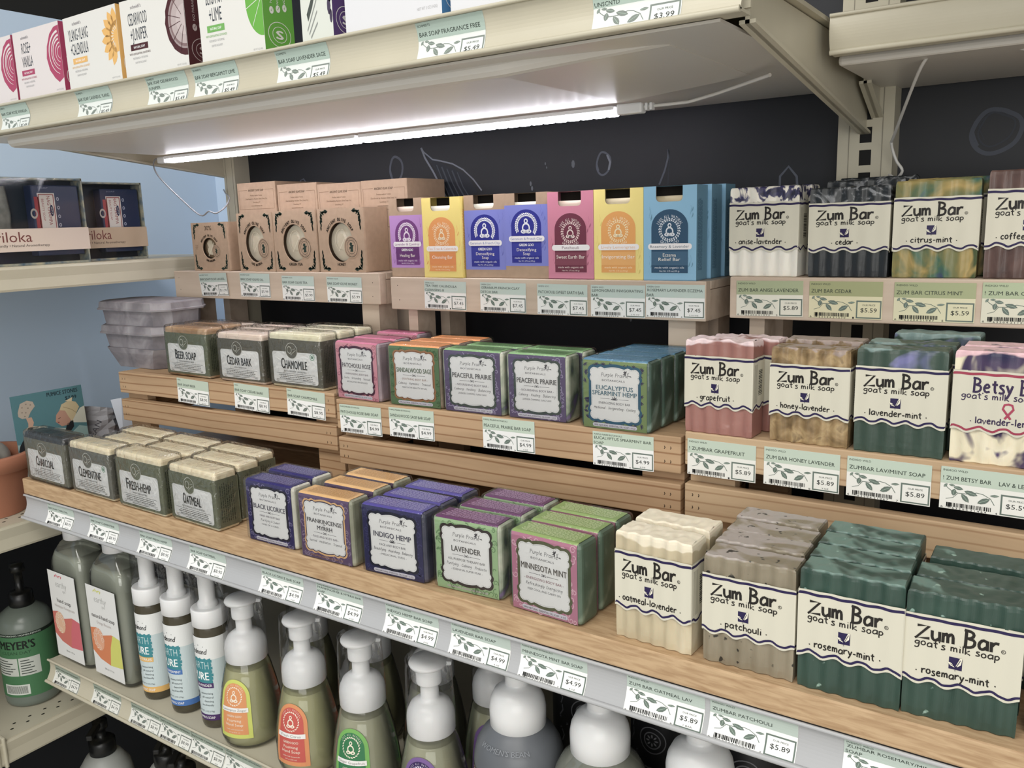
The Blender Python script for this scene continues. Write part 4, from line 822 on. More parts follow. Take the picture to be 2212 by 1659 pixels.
# ------------------------------------------------------------------ olive-green banded soaps in clear wrap
def qi(label, name, x, y, z, rz, W_, H, group, bandc, topm, sub, T=.0285, org=False, blank=False, tilt=0):
    t = thing('soap_bar', label, 'soap bar', (x, y, z), R(rz), group)
    if tilt: t.rotation_euler[0] = R(tilt)
    mb = MB(); rgs = []
    for q in (0, .25, .5, .75, 1): pass
    mb.rbox(0, 0, 0, W_, T, H-.001, topm, .0035, 3)
    n = 10; G = []
    for j in range(5):
        for i in range(n+1):
            px, py = .002+(W_-.004)*i/n, .0025+(T-.005)*j/4; G.append((px, py, H-.0012+.0012*math.sin(PI*j/4)*math.sin(PI*i/n)+.0012*noise.noise(Vector((px*60+x*50, py*60, z)))*math.sin(PI*j/4)))
    mb.add(G, [(j*(n+1)+i, j*(n+1)+i+1, (j+1)*(n+1)+i+1, (j+1)*(n+1)+i) for j in range(4) for i in range(n)], topm, True)
    mb.build('soap', t)
    z0, z1, e = .0035, H-.0085, .0005
    mb = MB(); bm_ = ink(bandc)
    P = [(-e, -e), (W_+e, -e), (W_+e, T+e), (-e, T+e)]
    mb.loft([[(a, b, q) for a, b in P] for q in (z0, z1)], bm_, cap=(False, False)); mb.loft([[(a*.995+.0002, b*.99+.0002, q) for a, b in P][::-1] for q in (z0, z1)], bm_, cap=(False, False))
    kx, kz = W_/.088, H/.067; I = Ink(mb, lambda u, v, l: (u*.001*kx, -e-l, v*.001*kz)); dk = '#24241f'
    I.rrect(5, 6, 81, 44, 3.5, '#e4e4e2', 1); I.ell(39, 45.5, 10.2, 9.8, bandc, 2, 28); I.ell(39, 45.5, 10.2, 9.8, '#d3d3c8', 3, 28, inner=.94)
    I.ell(35.6, 46.4, 4.0, 4.6, '#c3c3b6', 3, 18, inner=.78); I.line([(36.5, 42), (38, 40), (40, 42.5), (46.5, 46.5)], .6, '#c3c3b6', 3); I.line([(41, 47), (46, 48.4)], .5, '#c3c3b6', 3)
    if not blank:
        I.text(name[0], 43-len(name)*2.55, 23.4, 5.4, 13.4, dk, 4, 'l', bold=.01); I.text(name[1:], 43-len(name)*2.55+5.9, 23.4, len(name[1:])*4.75, 10.8, dk, 4, 'l', bold=.01)
        I.text(sub, 43, 19.4, len(sub)*1.75, 1.9, '#5b5b57', 4, 'c')
        for q, yy in enumerate((17.5, 9.6)): I.rect(10, yy-.16, 76, yy+.16, dk, 3)
        rg = random.Random(len(name)*3+1)
        for q in range(3):
            a = 14+rg.random()*4
            while a < 70: b = min(a+rg.uniform(1, 4), 72); I.rect(a, 14.9-q*2.1, b, 15.7-q*2.1, '#55554f', 3); a = b+.7
        I.rect(26, 7.4, 60, 8.1, '#77776f', 3); I.rect(10, 7.4, 14, 8.1, '#77776f', 3); I.rect(71, 7.4, 76, 8.1, '#77776f', 3)
        if org: I.ell(73.5, 39.5, 4, 4, '#8fb09c', 3, 20); I.ell(73.5, 39.5, 2.9, 2.9, '#dfe6e0', 4, 18); I.ell(73.5, 39.5, 1.9, 1.9, '#5f8a76', 5, 14)
    S = Ink(mb, lambda u, v, l: (W_+e+l, u*.001, v*.001*kz))
    rg = random.Random(5)
    for q in range(7):
        a = 9
        while a < 52: b = min(a+rg.uniform(1, 4), 54); S.rect(5+q*2.7, a, 5.9+q*2.7, b, '#3c3f34', 2); a = b+.8
    mb.build('paper_band', t)
    MB().rbox(-.0016, -.0022, .0004, W_+.0016, T+.0016, H+.0022, wrap2, .005, 3, smooth=True).build('clear_wrap', t)
    return t
bc = '#6b6f55'
cream_s = soapmat('bar_cream', [(.3, '#e2cfa4'), (.6, '#efe0ba'), (.8, '#d9c090')], 45, .8); char_s = soapmat('bar_charcoal', [(.35, '#26292b'), (.6, '#383c3e'), (.75, '#62666a')], 50, 2)
beer_s = soapmat('bar_beer', [(.35, '#a67c4e'), (.6, '#c9a47a'), (.75, '#e6cfae')], 20, 1); pinkc = soapmat('bar_blush', [(.3, '#e6cdb8'), (.7, '#f0dccb')], 30, 1); yel = soapmat('bar_butter', [(.3, '#e6ddb4'), (.7, '#f1ebcc')], 30, 1)
GR = 'clear-wrapped soaps with olive paper bands'
qi('clear-wrapped black soap reading charcoal at the end of the oak board', 'CHARCOAL', -1.1735, .0035, Z0, -.5, .1000, .0680, GR, '#706f5e', char_s, 'WITH ACTIVATED')
qi('clear-wrapped soap reading clementine', 'CLEMENTINE', -1.0630, .0040, Z0, -1, .0920, .0680, GR, '#6d6c60', cream_s, 'WITH SHEA BUTTER', org=True)
qi('clear-wrapped soap reading fresh-hemp, with a rust spot on its top edge', 'FRESH-HEMP', -.9540, .0010, Z0, -1, .0915, .0700, GR, bc, cream_s, 'WITH SHEA BUTTER')
oat_ = qi('clear-wrapped soap reading oatmeal', 'OATMEAL', -.8525, .0030, Z0, -2, .0860, .0668, GR, bc, cream_s, 'WITH ORGANIC COCOA BUTTER')
for (x, y), lb_ in (((-1.046, .040), 'clear-wrapped cream-topped soap in the second row behind clementine'), ((-.950, .0385), 'clear-wrapped cream-topped soap in the second row behind fresh-hemp'), ((-.857, .0370), 'clear-wrapped cream-topped soap in the second row behind oatmeal'),
        ((-1.062, .074), 'clear-wrapped cream-topped soap in the rear row by the paper bag'), ((-.966, .072), 'clear-wrapped cream-topped soap in the middle of the rear row'), ((-.870, .0705), 'clear-wrapped cream-topped soap in the rear row nearest the black licorice soap')):
    dup(oat_, (x, y, Z0), R(-1), lb_)
bz = qi('clear-wrapped tan-topped soap reading beer soap', 'BEER SOAP', -1.0740, .1640, .1264, -.5, .0935, .0690, 'clear-wrapped soaps on the pine crate', '#666c52', beer_s, 'WITH BAVARIAN BEER')
cz = qi('clear-wrapped blush-topped soap reading cedar bark', 'CEDAR BARK', -.9605, .1655, .1264, -.5, .0895, .0660, 'clear-wrapped soaps on the pine crate', '#625e50', pinkc, 'WITH CEDARWOOD')
hz = qi('clear-wrapped butter-topped soap reading chamomile', 'CHAMOMILE', -.8615, .1690, .1264, 0, .0930, .0700, 'clear-wrapped soaps on the pine crate', '#646152', yel, 'WITH ORGANIC CALENDULA', org=True)
for pr_, (x, y), lb_ in ((bz, (-1.078, .198), 'clear-wrapped soap behind the beer soap'), (cz, (-.969, .199), 'clear-wrapped soap behind the cedar bark soap'), (hz, (-.8615, .2005), 'clear-wrapped soap behind the chamomile soap'),
        (cz, (-1.075, .232), 'clear-wrapped blush soap rearmost behind the beer soap'), (hz, (-.8620, .2330), 'clear-wrapped soap rearmost in the chamomile row'), (cz, (-.972, .2335), 'clear-wrapped blush soap rearmost behind the cedar bark soap')):
    dup(pr_, (x, y, .1262), R(.5), lb_)

# ------------------------------------------------------------------ kraft olive soap boxes
kraft = mat('kraft_card', '#b8987a', .75, noisy=.10, scale=120, bump=.15); kraft_in = mat('kraft_inside', '#9a7c62', .85); olive_s = mat('olive_soap', '#d9cdb4', .4, bump=.2, scale=60, sss=.05)
pale_s = mat('pale_soap', '#e9e2cd', .4, bump=.15, scale=60); OG = '#24392f'
def sprig(I, sx, sy, cx, cy, l=2):
    """leafy corner: runs along the top edge and down the side"""
    for k, (u, v, a, ln) in enumerate(((-4, 1.0, 20, 6), (-8, 1.8, 0, 7), (-12, 1.0, -25, 5.5), (-11, 3.2, 15, 5), (-2.2, -2, 60, 5), (-1, -6, 85, 6), (-2.6, -9, 110, 5), (-.4, -12, 80, 5.5), (-1.6, -16, 95, 5), (-.8, -20, 90, 5.5), (-5.5, -.6, 45, 5))):
        I.leaf(cx+sx*u, cy+sy*v, ln*1.25, 2.5, a*sx*sy if sx*sy > 0 else -a, OG, l)
    I.line([(cx-sx*13, cy+sy*1.5), (cx-sx*5, cy+sy*.8), (cx-sx*1.5, cy-sy*3), (cx-sx*1, cy-sy*22)], 1.5, OG, l)
    for u, v in ((-3.5, -3.4), (-2.8, -6.5), (-3, -11)): I.ell(cx+sx*u, cy+sy*v, 1.1, 1.3, OG, l, 9)
def olive(label, x, y, z, rz, W_, H, T, foot, extra=False, soapc=None, group='kraft olive soap boxes with oval windows', dx=0, tilt=0):
    t = thing('soap_box', label, 'soap box', (x, y, z), R(rz), group)
    if tilt: t.rotation_euler[0] = R(tilt)
    mb = MB(); cx, cz, rx, rz_ = W_*.48, H*.47, W_*.27*(1-.25*extra), H*.31*(1-.3*extra)
    n = 48; A, B_ = [], []
    for k in range(n):
        a = 2*PI*k/n+.001; c, s_ = math.cos(a), math.sin(a); A.append((cx+rx*c, cz+rz_*s_))
        q = min((W_-cx)/c if c > 0 else cx/-c, (H-cz)/s_ if s_ > 0 else cz/-s_); B_.append((cx+q*c, cz+q*s_))
    for s_ in ((0, 0), (W_, 0), (0, H), (W_, H)):
        j = min(range(n), key=lambda i: (B_[i][0]-s_[0])**2+(B_[i][1]-s_[1])**2); B_[j] = s_
    vs = [(u, 0, v) for u, v in B_]+[(u, 0, v) for u, v in A]+[(u, .0012, v) for u, v in A]
    mb.add(vs, [(i, (i+1) % n, n+(i+1) % n, n+i) for i in range(n)] + [(n+i, n+(i+1) % n, 2*n+(i+1) % n, 2*n+i) for i in range(n)], kraft)
    mb.add([(0, .0, 0), (W_, .0, 0), (W_, T, 0), (0, T, 0), (0, 0, H), (W_, 0, H), (W_, T, H), (0, T, H)], [(0, 3, 2, 1), (4, 5, 6, 7), (1, 2, 6, 5), (2, 3, 7, 6), (3, 0, 4, 7)], kraft)
    mb.box(.001, T-.002, .001, W_-.001, T-.001, H-.001, kraft_in)
    mb.loft([[(W_+.0003, -.0004, q), (W_+.0008, .002, q), (W_+.0005, T*.7, q)] for q in (.001, H-.001)], kraft, cap=(False, False), closed=False)
    k1 = W_/.083; I = Ink(mb, lambda u, v, l: (u*.001*k1, -l, v*.001*H/.0838))
    for sx, sy, a, b in ((1, 1, 78, 78), (-1, 1, 5, 78), (1, -1, 78, 6), (-1, -1, 5, 6)): sprig(I, sx, sy, a, b)
    cu, cv = cx*1000/k1, cz*1000/(H/.0838); ra, rb = rx*1000/k1+4.2, rz_*1000/(H/.0838)+4.0
    I.arc('ANCIENT OLIVE SOAP', cu, cv, ra, 152, 28, 4.2 if not extra else 3.4, '#3b2c1e', 3, sxk=.7, ry=rb, bold=.35)
    if extra: I.text('30%', cu, 70.5, 16, 8, '#3b2c1e', 3, 'c'); I.text('WITH', 10, 44, 6, 1.5, '#5b4632', 3, 'c'); I.text('LAUREL', 10, 41, 7, 1.5, '#5b4632', 3, 'c'); I.text('OIL', 10, 38, 4, 1.5, '#5b4632', 3, 'c')
    if foot == '100% NATURAL': I.arc(foot, cu, cv, ra, 242, 300, 3.6, '#3b2c1e', 3, under=True, sxk=.64, ry=rb, bold=.3)
    else: I.text(foot, cu, 8.6, len(foot)*2.9, 3.8, '#3b2c1e', 3, 'c', bold=.03)
    I2 = Ink(mb, I.fn); q = cu+ra*.74; v = cv-rb*.22; r_ = 13.0 if not extra else 9.5; ke = ink('#bd9672')
    I.ell(q, v, r_, r_*1.12, kraft, 4, 32); I.ell(q, v, r_*.88, r_, '#33322a', 6, 32, inner=.95); I.ell(q, v, r_*.60, r_*.7, '#33322a', 6, 28, inner=.94)
    I.arc('ANCIENT', q, v, r_*.74, 150, 35, 2.2 if not extra else 1.6, '#33322a', 6, sxk=.7, ry=r_*.84); I.arc('OLIVE', q, v, r_*.74, 235, 305, 2.2 if not extra else 1.6, '#33322a', 6, under=True, sxk=.7, ry=r_*.84)
    f_ = r_/13
    I.poly([(q-2.4*f_, v-6*f_), (q+3*f_, v-6*f_), (q+2.4*f_, v-1.5*f_), (q+3.6*f_, v+2.6*f_), (q+1.2*f_, v+3.2*f_), (q+1.8*f_, v+5.6*f_), (q-1.8*f_, v+6.2*f_), (q-3.2*f_, v+3.6*f_), (q-1.4*f_, v+1*f_), (q-4.4*f_, v-.6*f_), (q-1.6*f_, v-2.4*f_)], OG, 6, (q, v)); I.line([(q-5*f_, v-3*f_), (q+4.5*f_, v+2.5*f_)], .7*f_, OG, 7)
    S = Ink(mb, lambda u, v, l: (W_+l, u*.001, v*.001)); 
    mb.build('carton', t)
    sb = MB(); sb.lathe([(.001, -.014), (rx*.9, -.0125), (rx*1.02, -.008), (rx*1.05, 0), (rx*1.02, .008), (rx*.9, .0125), (.001, .014)], soapc or olive_s, 40)
    nv = []
    for a, b, c in sb.v: nv.append((cx+dx+a, .0165+c, cz+b*rz_/rx))
    sb.v = nv; I = Ink(sb, lambda u, v, l: (cx+dx+u*.001, .0023-l, cz+v*.001)) 
    emb = mat('soap_emboss', '#c6b89c', .5)
    I.ell(0, 3, rx*500, rz_*560, emb, 3, 28, inner=.93); I.poly([(-5, -9), (4, -10), (5, -2), (7, 4), (3, 11), (-3, 12), (-7, 7), (-5, 1), (-8, -3)], emb, 2, (0, 0)); I.line([(-6, -12), (8, 8)], 1, olive_s, 4)
    sb.build('oval_soap', t)
    return t
YO = .2720
olive('small kraft box marked 30% with an oval window, at the blue wall end', -1.1406, YO, .2649, .5, .0830, .0720, .040, '100% NATURAL', True, mat('brown_soap', '#8a7050', .4, bump=.3, scale=80))
olive('kraft olive soap box reading 100% natural, between the 30% box and green tea', -1.0330, YO, .2649, 0, .0755, .0828, .045, '100% NATURAL')
olive('kraft olive soap box reading green tea', -.9555, YO, .2649, 0, .0850, .0834, .045, 'GREEN TEA')
olive('kraft olive soap box reading honey', -.8665, YO, .2649, 0, .0838, .0838, .046, 'HONEY')
def rearbox(label, x, y, z, W_, H, T, print_=True, v0=.55):
    t = thing('soap_box', label, 'soap box', (x, y, z), R(0), 'plain-backed kraft soap boxes of the rear row'); mb = MB().rbox(0, 0, 0, W_, T, H, kraft, .0008, 1)
    I = Ink(mb, lambda u, v, l: (u*.001*W_/.084, -l, H-.045+v*.001))
    if print_:
        d = '#4a3524'; I.text('ANCIENT OLIVE SOAP', 42, 32, 34, 3.2, d, 2, 'c', bold=.01)
        for a, b in (((4, 34), (23, 34)), ((61, 34), (80, 34)), ((4, 34), (4, 6)), ((80, 34), (80, 6)), ((4, 6), (80, 6))): I.line([a, b], .45, '#7a5c40', 1)
        for q, (w_, s_) in enumerate(((26, 'Product made in Tunisia'), (48, 'Distributed by Ancient Olive Soap, Inc.'), (16, 'Greensburg, KY'), (24, 'ancientolivesoap.com'))): I.text(s_, 42, 25-q*5, w_, 2.3, '#6b4e36', 2, 'c')
    mb.build('carton', t); return t
for x, w, z, lb_ in ((-1.0850, .0850, .1285, 'plain back of a kraft box, upper rear row, nearest the blue wall'), (-.9960, .0820, .1225, 'plain back of a kraft box, upper rear row, behind green tea'), (-.9130, .0835, .1190, 'plain back of a kraft box, upper rear row, behind green tea and honey'), (-.8290, .0820, .1195, 'plain back of a kraft box, upper rear row, with its shaded side showing')):
    rearbox(lb_, x, .3195, .2649+z-.0620, w, .0620, .080)
    rearbox(lb_.replace('upper rear row', 'lower rear row').replace('plain back of a kraft box', 'kraft box').replace('with its shaded side showing', 'behind the honey box'), x+.002, .3195, .2649, w-.003, z-.0625, .046, False)

# ------------------------------------------------------------------ cartons with cut-out tops
def carton(label, x, y, z, rz, W_, H, body, arch, dark, pill, pillc, lines, full, white='#f3ead9', T=.030, tilt=0, sleeve=None, soapc=None, side=None, small=False):
    t = thing('soap_box', label, 'soap box', (x, y, z), R(rz), 'cartons with cut-out tops')
    if tilt: t.rotation_euler[0] = R(tilt)
    bm_ = mat('carton_'+body.strip('#'), body, .5, bump=.05, scale=60) if not sleeve else kraft
    k = W_/.0555; a, b, d = W_*.24, W_*.74, H*.165; r = .004; N = [(0, 0), (W_, 0), (W_, H), (b, H), (b, H-d+r)]
    N += [(b-r+r*math.cos(R(-q)), H-d+r-r*math.sin(R(q))) for q in (30, 60, 90)] + [(a+r-r*math.sin(R(q)), H-d+r-r*math.cos(R(q))) for q in (0, 30, 60, 90)] + [(a, H), (0, H)]
    mb = MB(); mb.add([(u, 0, v) for u, v in N], [tuple(range(len(N)))], bm_); mb.add([(u, .0008, v) for u, v in N], [tuple(range(len(N)))[::-1]], kraft_in)
    sd = mat('carton_side_'+(side or body).strip('#'), side or body, .5)
    mb.add([(W_, 0, 0), (W_, T, 0), (W_, T, H), (W_, 0, H)], [(0, 1, 2, 3)], sd if not sleeve else kraft); mb.add([(0, 0, 0), (0, T, 0), (0, T, H), (0, 0, H)], [(3, 2, 1, 0)], bm_)
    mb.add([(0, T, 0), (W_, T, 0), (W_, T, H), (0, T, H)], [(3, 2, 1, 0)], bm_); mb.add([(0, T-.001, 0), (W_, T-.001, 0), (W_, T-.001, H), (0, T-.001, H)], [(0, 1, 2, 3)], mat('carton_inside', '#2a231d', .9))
    mb.box(0, 0, -.0002, W_, T, .0006, bm_)
    mb.add([(0, 0, H), (W_, 0, H), (W_, T, H), (0, T, H), (a, 0, H), (b, 0, H), (b, .004, H), (a, .004, H)], [(0, 4, 7, 3), (7, 6, 2, 3), (5, 1, 2, 6)], bm_)
    I = Ink(mb, lambda u, v, l: (u*.001*k, -l, v*.001*H/.094)); rg = random.Random(len(label))
    v0, v1 = (1, 75) if not sleeve else sleeve
    if sleeve: I.rect(0, v0, 55.5, v1, body, 1)
    tint = white if 0 else arch
    for q in range(7):
        u, v = rg.choice((3, 6, 49, 52, 46)), rg.uniform(v0+4, v1-3); I.line([(u, v), (u+1.5, v+5), (u+.5, v+9)] if v+9 < v1 else [(u, v-6), (u+1, v)], .25, side or arch, 2)
        for j in range(3): I.leaf(u+2+j*.4, v+j*1.2-2, 3, .9, 50+j*20, side or arch, 2) if v+2 < v1 and u < 50 else None
    lo = 7.5 if not sleeve else v0+3.5; top = v1-(5 if sleeve else 4); ax0, ax1 = 8.5, 47; cx = 27.7; rr2 = (ax1-ax0)/2
    P = [(ax0, lo), (ax1, lo)] + [(cx+rr2*math.cos(R(q)), top-rr2*.92+rr2*.92*math.sin(R(q))) for q in range(0, 181, 10)]
    I.poly(P, arch, 3, (cx, (lo+top)/2)); hh = lo+(top-lo)*.40 if sleeve else lo+(top-lo)*.37
    cy = top-rr2*1.06 if not sleeve else top-rr2*.95; wr = rr2*.56 if not sleeve else rr2*.70
    for q in range(26):
        aa = 8+q*360/26 if not sleeve else -35+q*250/26
        I.leaf(cx+wr*math.cos(R(aa)), cy+wr*1.03*math.sin(R(aa)), wr*.26, wr*.11, aa+(50 if 90 < aa % 360 < 270 else 130), white, 4)
        I.leaf(cx+wr*.84*math.cos(R(aa)), cy+wr*.87*math.sin(R(aa)), wr*.22, wr*.1, aa+(50 if 90 < aa % 360 < 270 else 130), white, 4)
    I.ell(cx, cy+wr*.42, wr*.19, wr*.21, white, 5, 18, inner=.5); I.ell(cx, cy-wr*.14, wr*.38, wr*.42, white, 5, 20, inner=.68)
    for s_ in (-1, 1): I.ell(cx+s_*wr*.24, cy-wr*.42, wr*.27, wr*.17, white, 5, 14, inner=.45)
    if not sleeve:
        I.arc('100% ALL NATURAL', cx, cy, wr*1.28, 158, 22, 3.1, white, 5, sxk=.68); I.arc('GREEN GOO', cx, cy, wr*1.30, 228, 312, 3.1, white, 5, under=True, sxk=.72)
    I.rect(ax0, lo+(hh-lo)*.33, ax1, hh-2, dark, 4)
    I.rrect(5, hh, 51, hh+6.2, 2.9, '#f4eff0', 6); I.text(pill, cx, hh+1.7, min(len(pill)*2.25, 41), 3.0, pillc, 7, 'c')
    yy = hh-1.5
    if sleeve: yy -= 3.6; I.text('GREEN GOO', cx, yy, 19, 3.0, '#ffffff', 6, 'c', bold=.015)
    nl = len(lines); hl = 3.9 if nl == 1 else 3.4
    yy -= 2.2 if nl == 1 else 1.0
    for ln in lines: yy -= hl+1; I.text(ln, cx, yy, len(ln)*2.3, hl, '#f7efe4', 6, 'c')
    I.text('made with organic oils', cx, lo+(hh-lo)*.17+.5, 31, 2.1, white, 6, 'c'); I.text('Net Wt. 3.75 oz (105 g)', cx, lo+1.2, 21, 1.6, white, 6, 'c')
    if not sleeve:
        S = Ink(mb, lambda u, v, l: (W_+l, u*.001, v*.001)); 
        for q in range(6):
            a_ = 10
            while a_ < 80: c_ = min(a_+rg.uniform(1, 5), 82); S.rect(4+q*2.1, a_, 4.8+q*2.1, c_, dark, 2); a_ = c_+.8
    mb.build('carton', t)
    MB().rbox(.003, .004, .001, W_-.003, T-.003, H-d*.62, soapc or pale_s, .004, 3, True).build('soap', t)
    return t
ZG, YG = .2603, .2665; pinks = mat('blush_soap', '#dcc3ae', .4, bump=.2, scale=80); buff = mat('buff_soap', '#dccaa0', .4, bump=.2, scale=80)
carton('kraft carton with an orchid sleeve reading lavender and comfrey', -.7345, YG+.002, ZG, -1, .0553, .0962, '#c08ad2', '#7b3a86', '#6c3077', 'Lavender & Comfrey', '#8d4a98', ['Healing Bar'], False, '#f0e0f2', sleeve=(11, 74), soapc=pinks, side='#9a62ae')
carton('yellow carton with an orange arch reading tea tree and calendula', -.6772, YG-.003, ZG, -1, .0590, .0950, '#f6dc62', '#f0993c', '#ea8c38', 'Tea Tree & Calendula', '#e9b088', ['Cleansing Bar'], True, '#fbe3bc', soapc=pale_s)
carton('kraft carton with a blue geranium and french clay sleeve, beside the yellow tea tree carton', -.6155, YG, ZG, .5, .0573, .0955, '#7f86dc', '#2b2f9a', '#353ba6', 'Geranium & French Clay', '#7d84c4', ['Detoxifying', 'Soap'], False, '#eef0f8', sleeve=(9.5, 77), side='#6a70cc')
carton('kraft carton with a blue geranium and french clay sleeve, beside the pink patchouli carton', -.5572, YG-.001, ZG, .5, .0572, .0952, '#7f86dc', '#2b2f9a', '#353ba6', 'Geranium & French Clay', '#7d84c4', ['Detoxifying', 'Soap'], False, '#eef0f8', sleeve=(14, 81), side='#6a70cc')
carton('pink carton with a maroon arch reading patchouli', -.4993, YG-.002, ZG, 0, .0570, .0942, '#dc7f9c', '#7a3048', '#8a4256', 'Patchouli', '#8a6a78', ['Sweet Earth Bar'], True, '#f4dcd6', soapc=pinks, side='#c76c8b')
carton('yellow carton with a tangerine arch reading lively lemongrass', -.4418, YG-.002, ZG, .5, .0574, .0944, '#f8e070', '#f2a440', '#f4ae52', 'Lively Lemongrass', '#eec08e', ['Invigorating Bar'], True, '#fbe8b8', soapc=buff, side='#e8cf5c')
lb = ['sky blue carton with a navy arch reading rosemary and lavender', 'sky blue carton second in the rosemary and lavender row', 'sky blue carton third in the rosemary and lavender row']
for i in range(3): carton(lb[i], -.3838+.0025*i, YG-.002+.0335*i, ZG, 1, .0570, .0946+.0008*i, '#85bfe2', '#2c5474', '#3f6888', 'Rosemary & Lavender', '#5d7184', ['Eczema', 'Relief Bar'], True, '#e4e9f2', soapc=buff, side='#6fa6c4')
carton('kraft carton behind the orchid-sleeved one, only its rounded top showing', -.700, YG+.036, ZG, 2, .0553, .0955, '#c08ad2', '#7b3a86', '#6c3077', 'Lavender & Comfrey', '#8d4a98', ['Healing Bar'], False, '#f0e0f2', sleeve=(11, 74), side='#9a62ae')
carton('kraft carton behind the blue-sleeved ones, only its rounded top showing', -.532, YG+.034, ZG, -1, .0570, .0955, '#7f86dc', '#2b2f9a', '#353ba6', 'Geranium & French Clay', '#7d84c4', ['Detoxifying', 'Soap'], False, '#eef0f8', sleeve=(9.5, 77), side='#6a70cc')

# ------------------------------------------------------------------ white cartons on the upper shelf
def white_box(label, x, y, z, rz, W_, H, T, name, art, side, cut='#dcdad4', bar=None, tc='#39414c'):
    t = thing('soap_box', label, 'soap box', (x, y, z), R(rz), 'white cartons on the upper shelf')
    wp = mat('carton_white_'+cut.strip('#'), cut, .45, bump=.03, scale=50); sp = mat('carton_edge_'+side.strip('#'), side, .5)
    mb = MB(); mb.box(0, 0, 0, W_, T, H, wp); k = W_/.1; I = Ink(mb, lambda u, v, l: (u*.001*k, -l, v*.001*H/.073)); bar = bar or side
    if name:
        I.text('schmidt\'s', 26, 64, 17, 3.2, '#8f8a90' if name[0] != 'BERGAMOT' else tc, 2, 'c', bold=.01)
        y0 = 63
        for ln in name: y0 -= 14.3; I.text(ln, 27, y0, 3.6*len(ln)+ (2 if len(ln) < 6 else -2), 12.0, tc, 2, 'c', bold=.0)
        I.rect(12, 25.2, 40, 31, bar, 2); I.text('NATURAL SOAP', 26, 26.9, 18, 2.3, '#ffffff', 3, 'c')
        for q, (w_, c_) in enumerate(((34, bar), (24, '#a8a8aa'), (18, '#a8a8aa'))): I.text(('WITH EXFOLIATING GOODNESS', 'MOISTURE RICH + DETOXIFYING', 'SOAP FOR FACE & BODY')[q], 26, 21-q*4.2, w_, 2.0, c_, 2, 'c')
        I.text('NET WT 5 OZ (142G)', 96, 3, 14, 1.6, '#b5b5b5', 2, 'r')
    if art == 'rose':
        I.poly([(99.8, 15), (99.8, 69), (90, 68), (80, 62), (72, 50), (69, 38), (73, 25), (82, 16), (90, 11)], side, 1)
        for r_, q in ((.86, 0), (.70, 4), (.55, -3), (.4, 2), (.25, 0)): I.line([(99.5-(r_*28)*math.sin(R(a))+q*.2, 41+r_*26*math.cos(R(a))) for a in range(8, 176, 12)], 2.6*r_+.4, cut, 2, w1=.5)
    elif art == 'flower':
        for a in range(95, 270, 22): I.leaf(99.9+17*math.cos(R(a))-3, 42+19*math.sin(R(a)), 19, 9.5, a, side, 1)
        I.poly([(99.8, 28), (99.8, 58), (92, 56), (86, 50), (85, 40), (88, 31), (94, 27)], side, 1)
        for a in range(100, 262, 18): I.leaf(98+8*math.cos(R(a)), 42+9*math.sin(R(a)), 5, 1, a+12, cut, 2)
    elif art == 'wood':
        P = [(99.8-30*math.sin(R(a))*(1+.02*math.sin(a)), 43+32*math.cos(R(a))) for a in range(0, 181, 10)]; I.poly([(99.8, 75 if 0 else 72)]+[(u, min(v, 72.8)) for u, v in P[1:]], side, 1)
        for r_, c_ in ((.84, '#a08e8e'), (.78, '#84696a'), (.70, '#b5a4a3'), (.45, '#c0b0af')):
            I.poly([(99.8, 43+31*r_)]+[(99.8-30*r_*math.sin(R(a)), min(43+31*r_*math.cos(R(a)), 72.8)) for a in range(10, 181, 10)], c_, 2+int((1-r_)*10))
        for a in (40, 75, 100, 130, 160): I.line([(99-6*math.sin(R(a)), 43+6*math.cos(R(a))), (99.8-28*math.sin(R(a)), 43+29*math.cos(R(a)))], .5, side, 9)
    elif art == 'lime':
        I.poly([(99.8, 72.8)]+[(99.8-25*math.sin(R(a)), min(45+31*math.cos(R(a)), 72.8)) for a in range(10, 181, 10)], side, 1)
        for a in (35, 70, 105, 140): I.line([(99, 46), (99.8-25*math.sin(R(a)), 46+30*math.cos(R(a)))], .6, cut, 2)
    elif art == 'sage':
        for u, v, r_ in ((84, 60, 6), (92, 50, 7), (86, 40, 6.5), (94, 36, 7.5), (90, 26, 7), (95, 18, 5.5), (97, 60, 4)): I.ell(min(u, 99.8-r_*.8), v, r_*.8, r_, '#4a3f58', 1, 9)
        I.line([(20, 20), (35, 30), (50, 44)], 7, '#4c534e', 1); 
        for q in range(3): I.line([(18+q*5, 10-q*3), (52, 33-q*9)], 2, '#8d918c', 1)
        for q in range(8): I.leaf(12+q*3.2, 48+3*(q % 3), 9, 4, 60, '#6e8a74', 1)
    elif art == 'water':
        I.poly([(96, 72.8)]+[(78+22*math.cos(R(a)), 62+26*math.sin(R(a))) for a in range(-10, -171, -14)]+[(50, 72.8)], '#8fb6d2', 1); I.poly([(80, 50), (92, 46), (96, 58), (84, 62)], '#6f9cc0', 2)
        I.rect(20, 46, 52, 56, '#4a88b8', 2); I.text('NATURAL SOAP', 36, 49, 26, 3.6, '#ffffff', 3, 'c'); 
        for q, w_ in enumerate((30, 36, 30)): I.text(('GENTLE AND EFFECTIVE', 'MOISTURE RICH + DETOXIFYING', 'SOAP FOR FACE & BODY')[q], 36, 38-q*7.0, w_, 3.4-q*.5, '#8d98a6', 2, 'c')
        I.text('NET WT 5 OZ (142G)', 96, 6, 20, 2.2, '#b5b5b5', 2, 'r')
    elif art == 'plain': I.text('SOAP FOR FACE & BODY', 38, 24, 30, 3, '#9a9aa0', 2, 'c')
    S = Ink(mb, lambda u, v, l: (W_+l, u*.001, v*.001)); Tm = T*1000
    S.rect(0, 0, Tm, H*1000, side, 1)
    ring_ = '#e8e6e0' if side != '#4e2227' else '#b5a2a0'
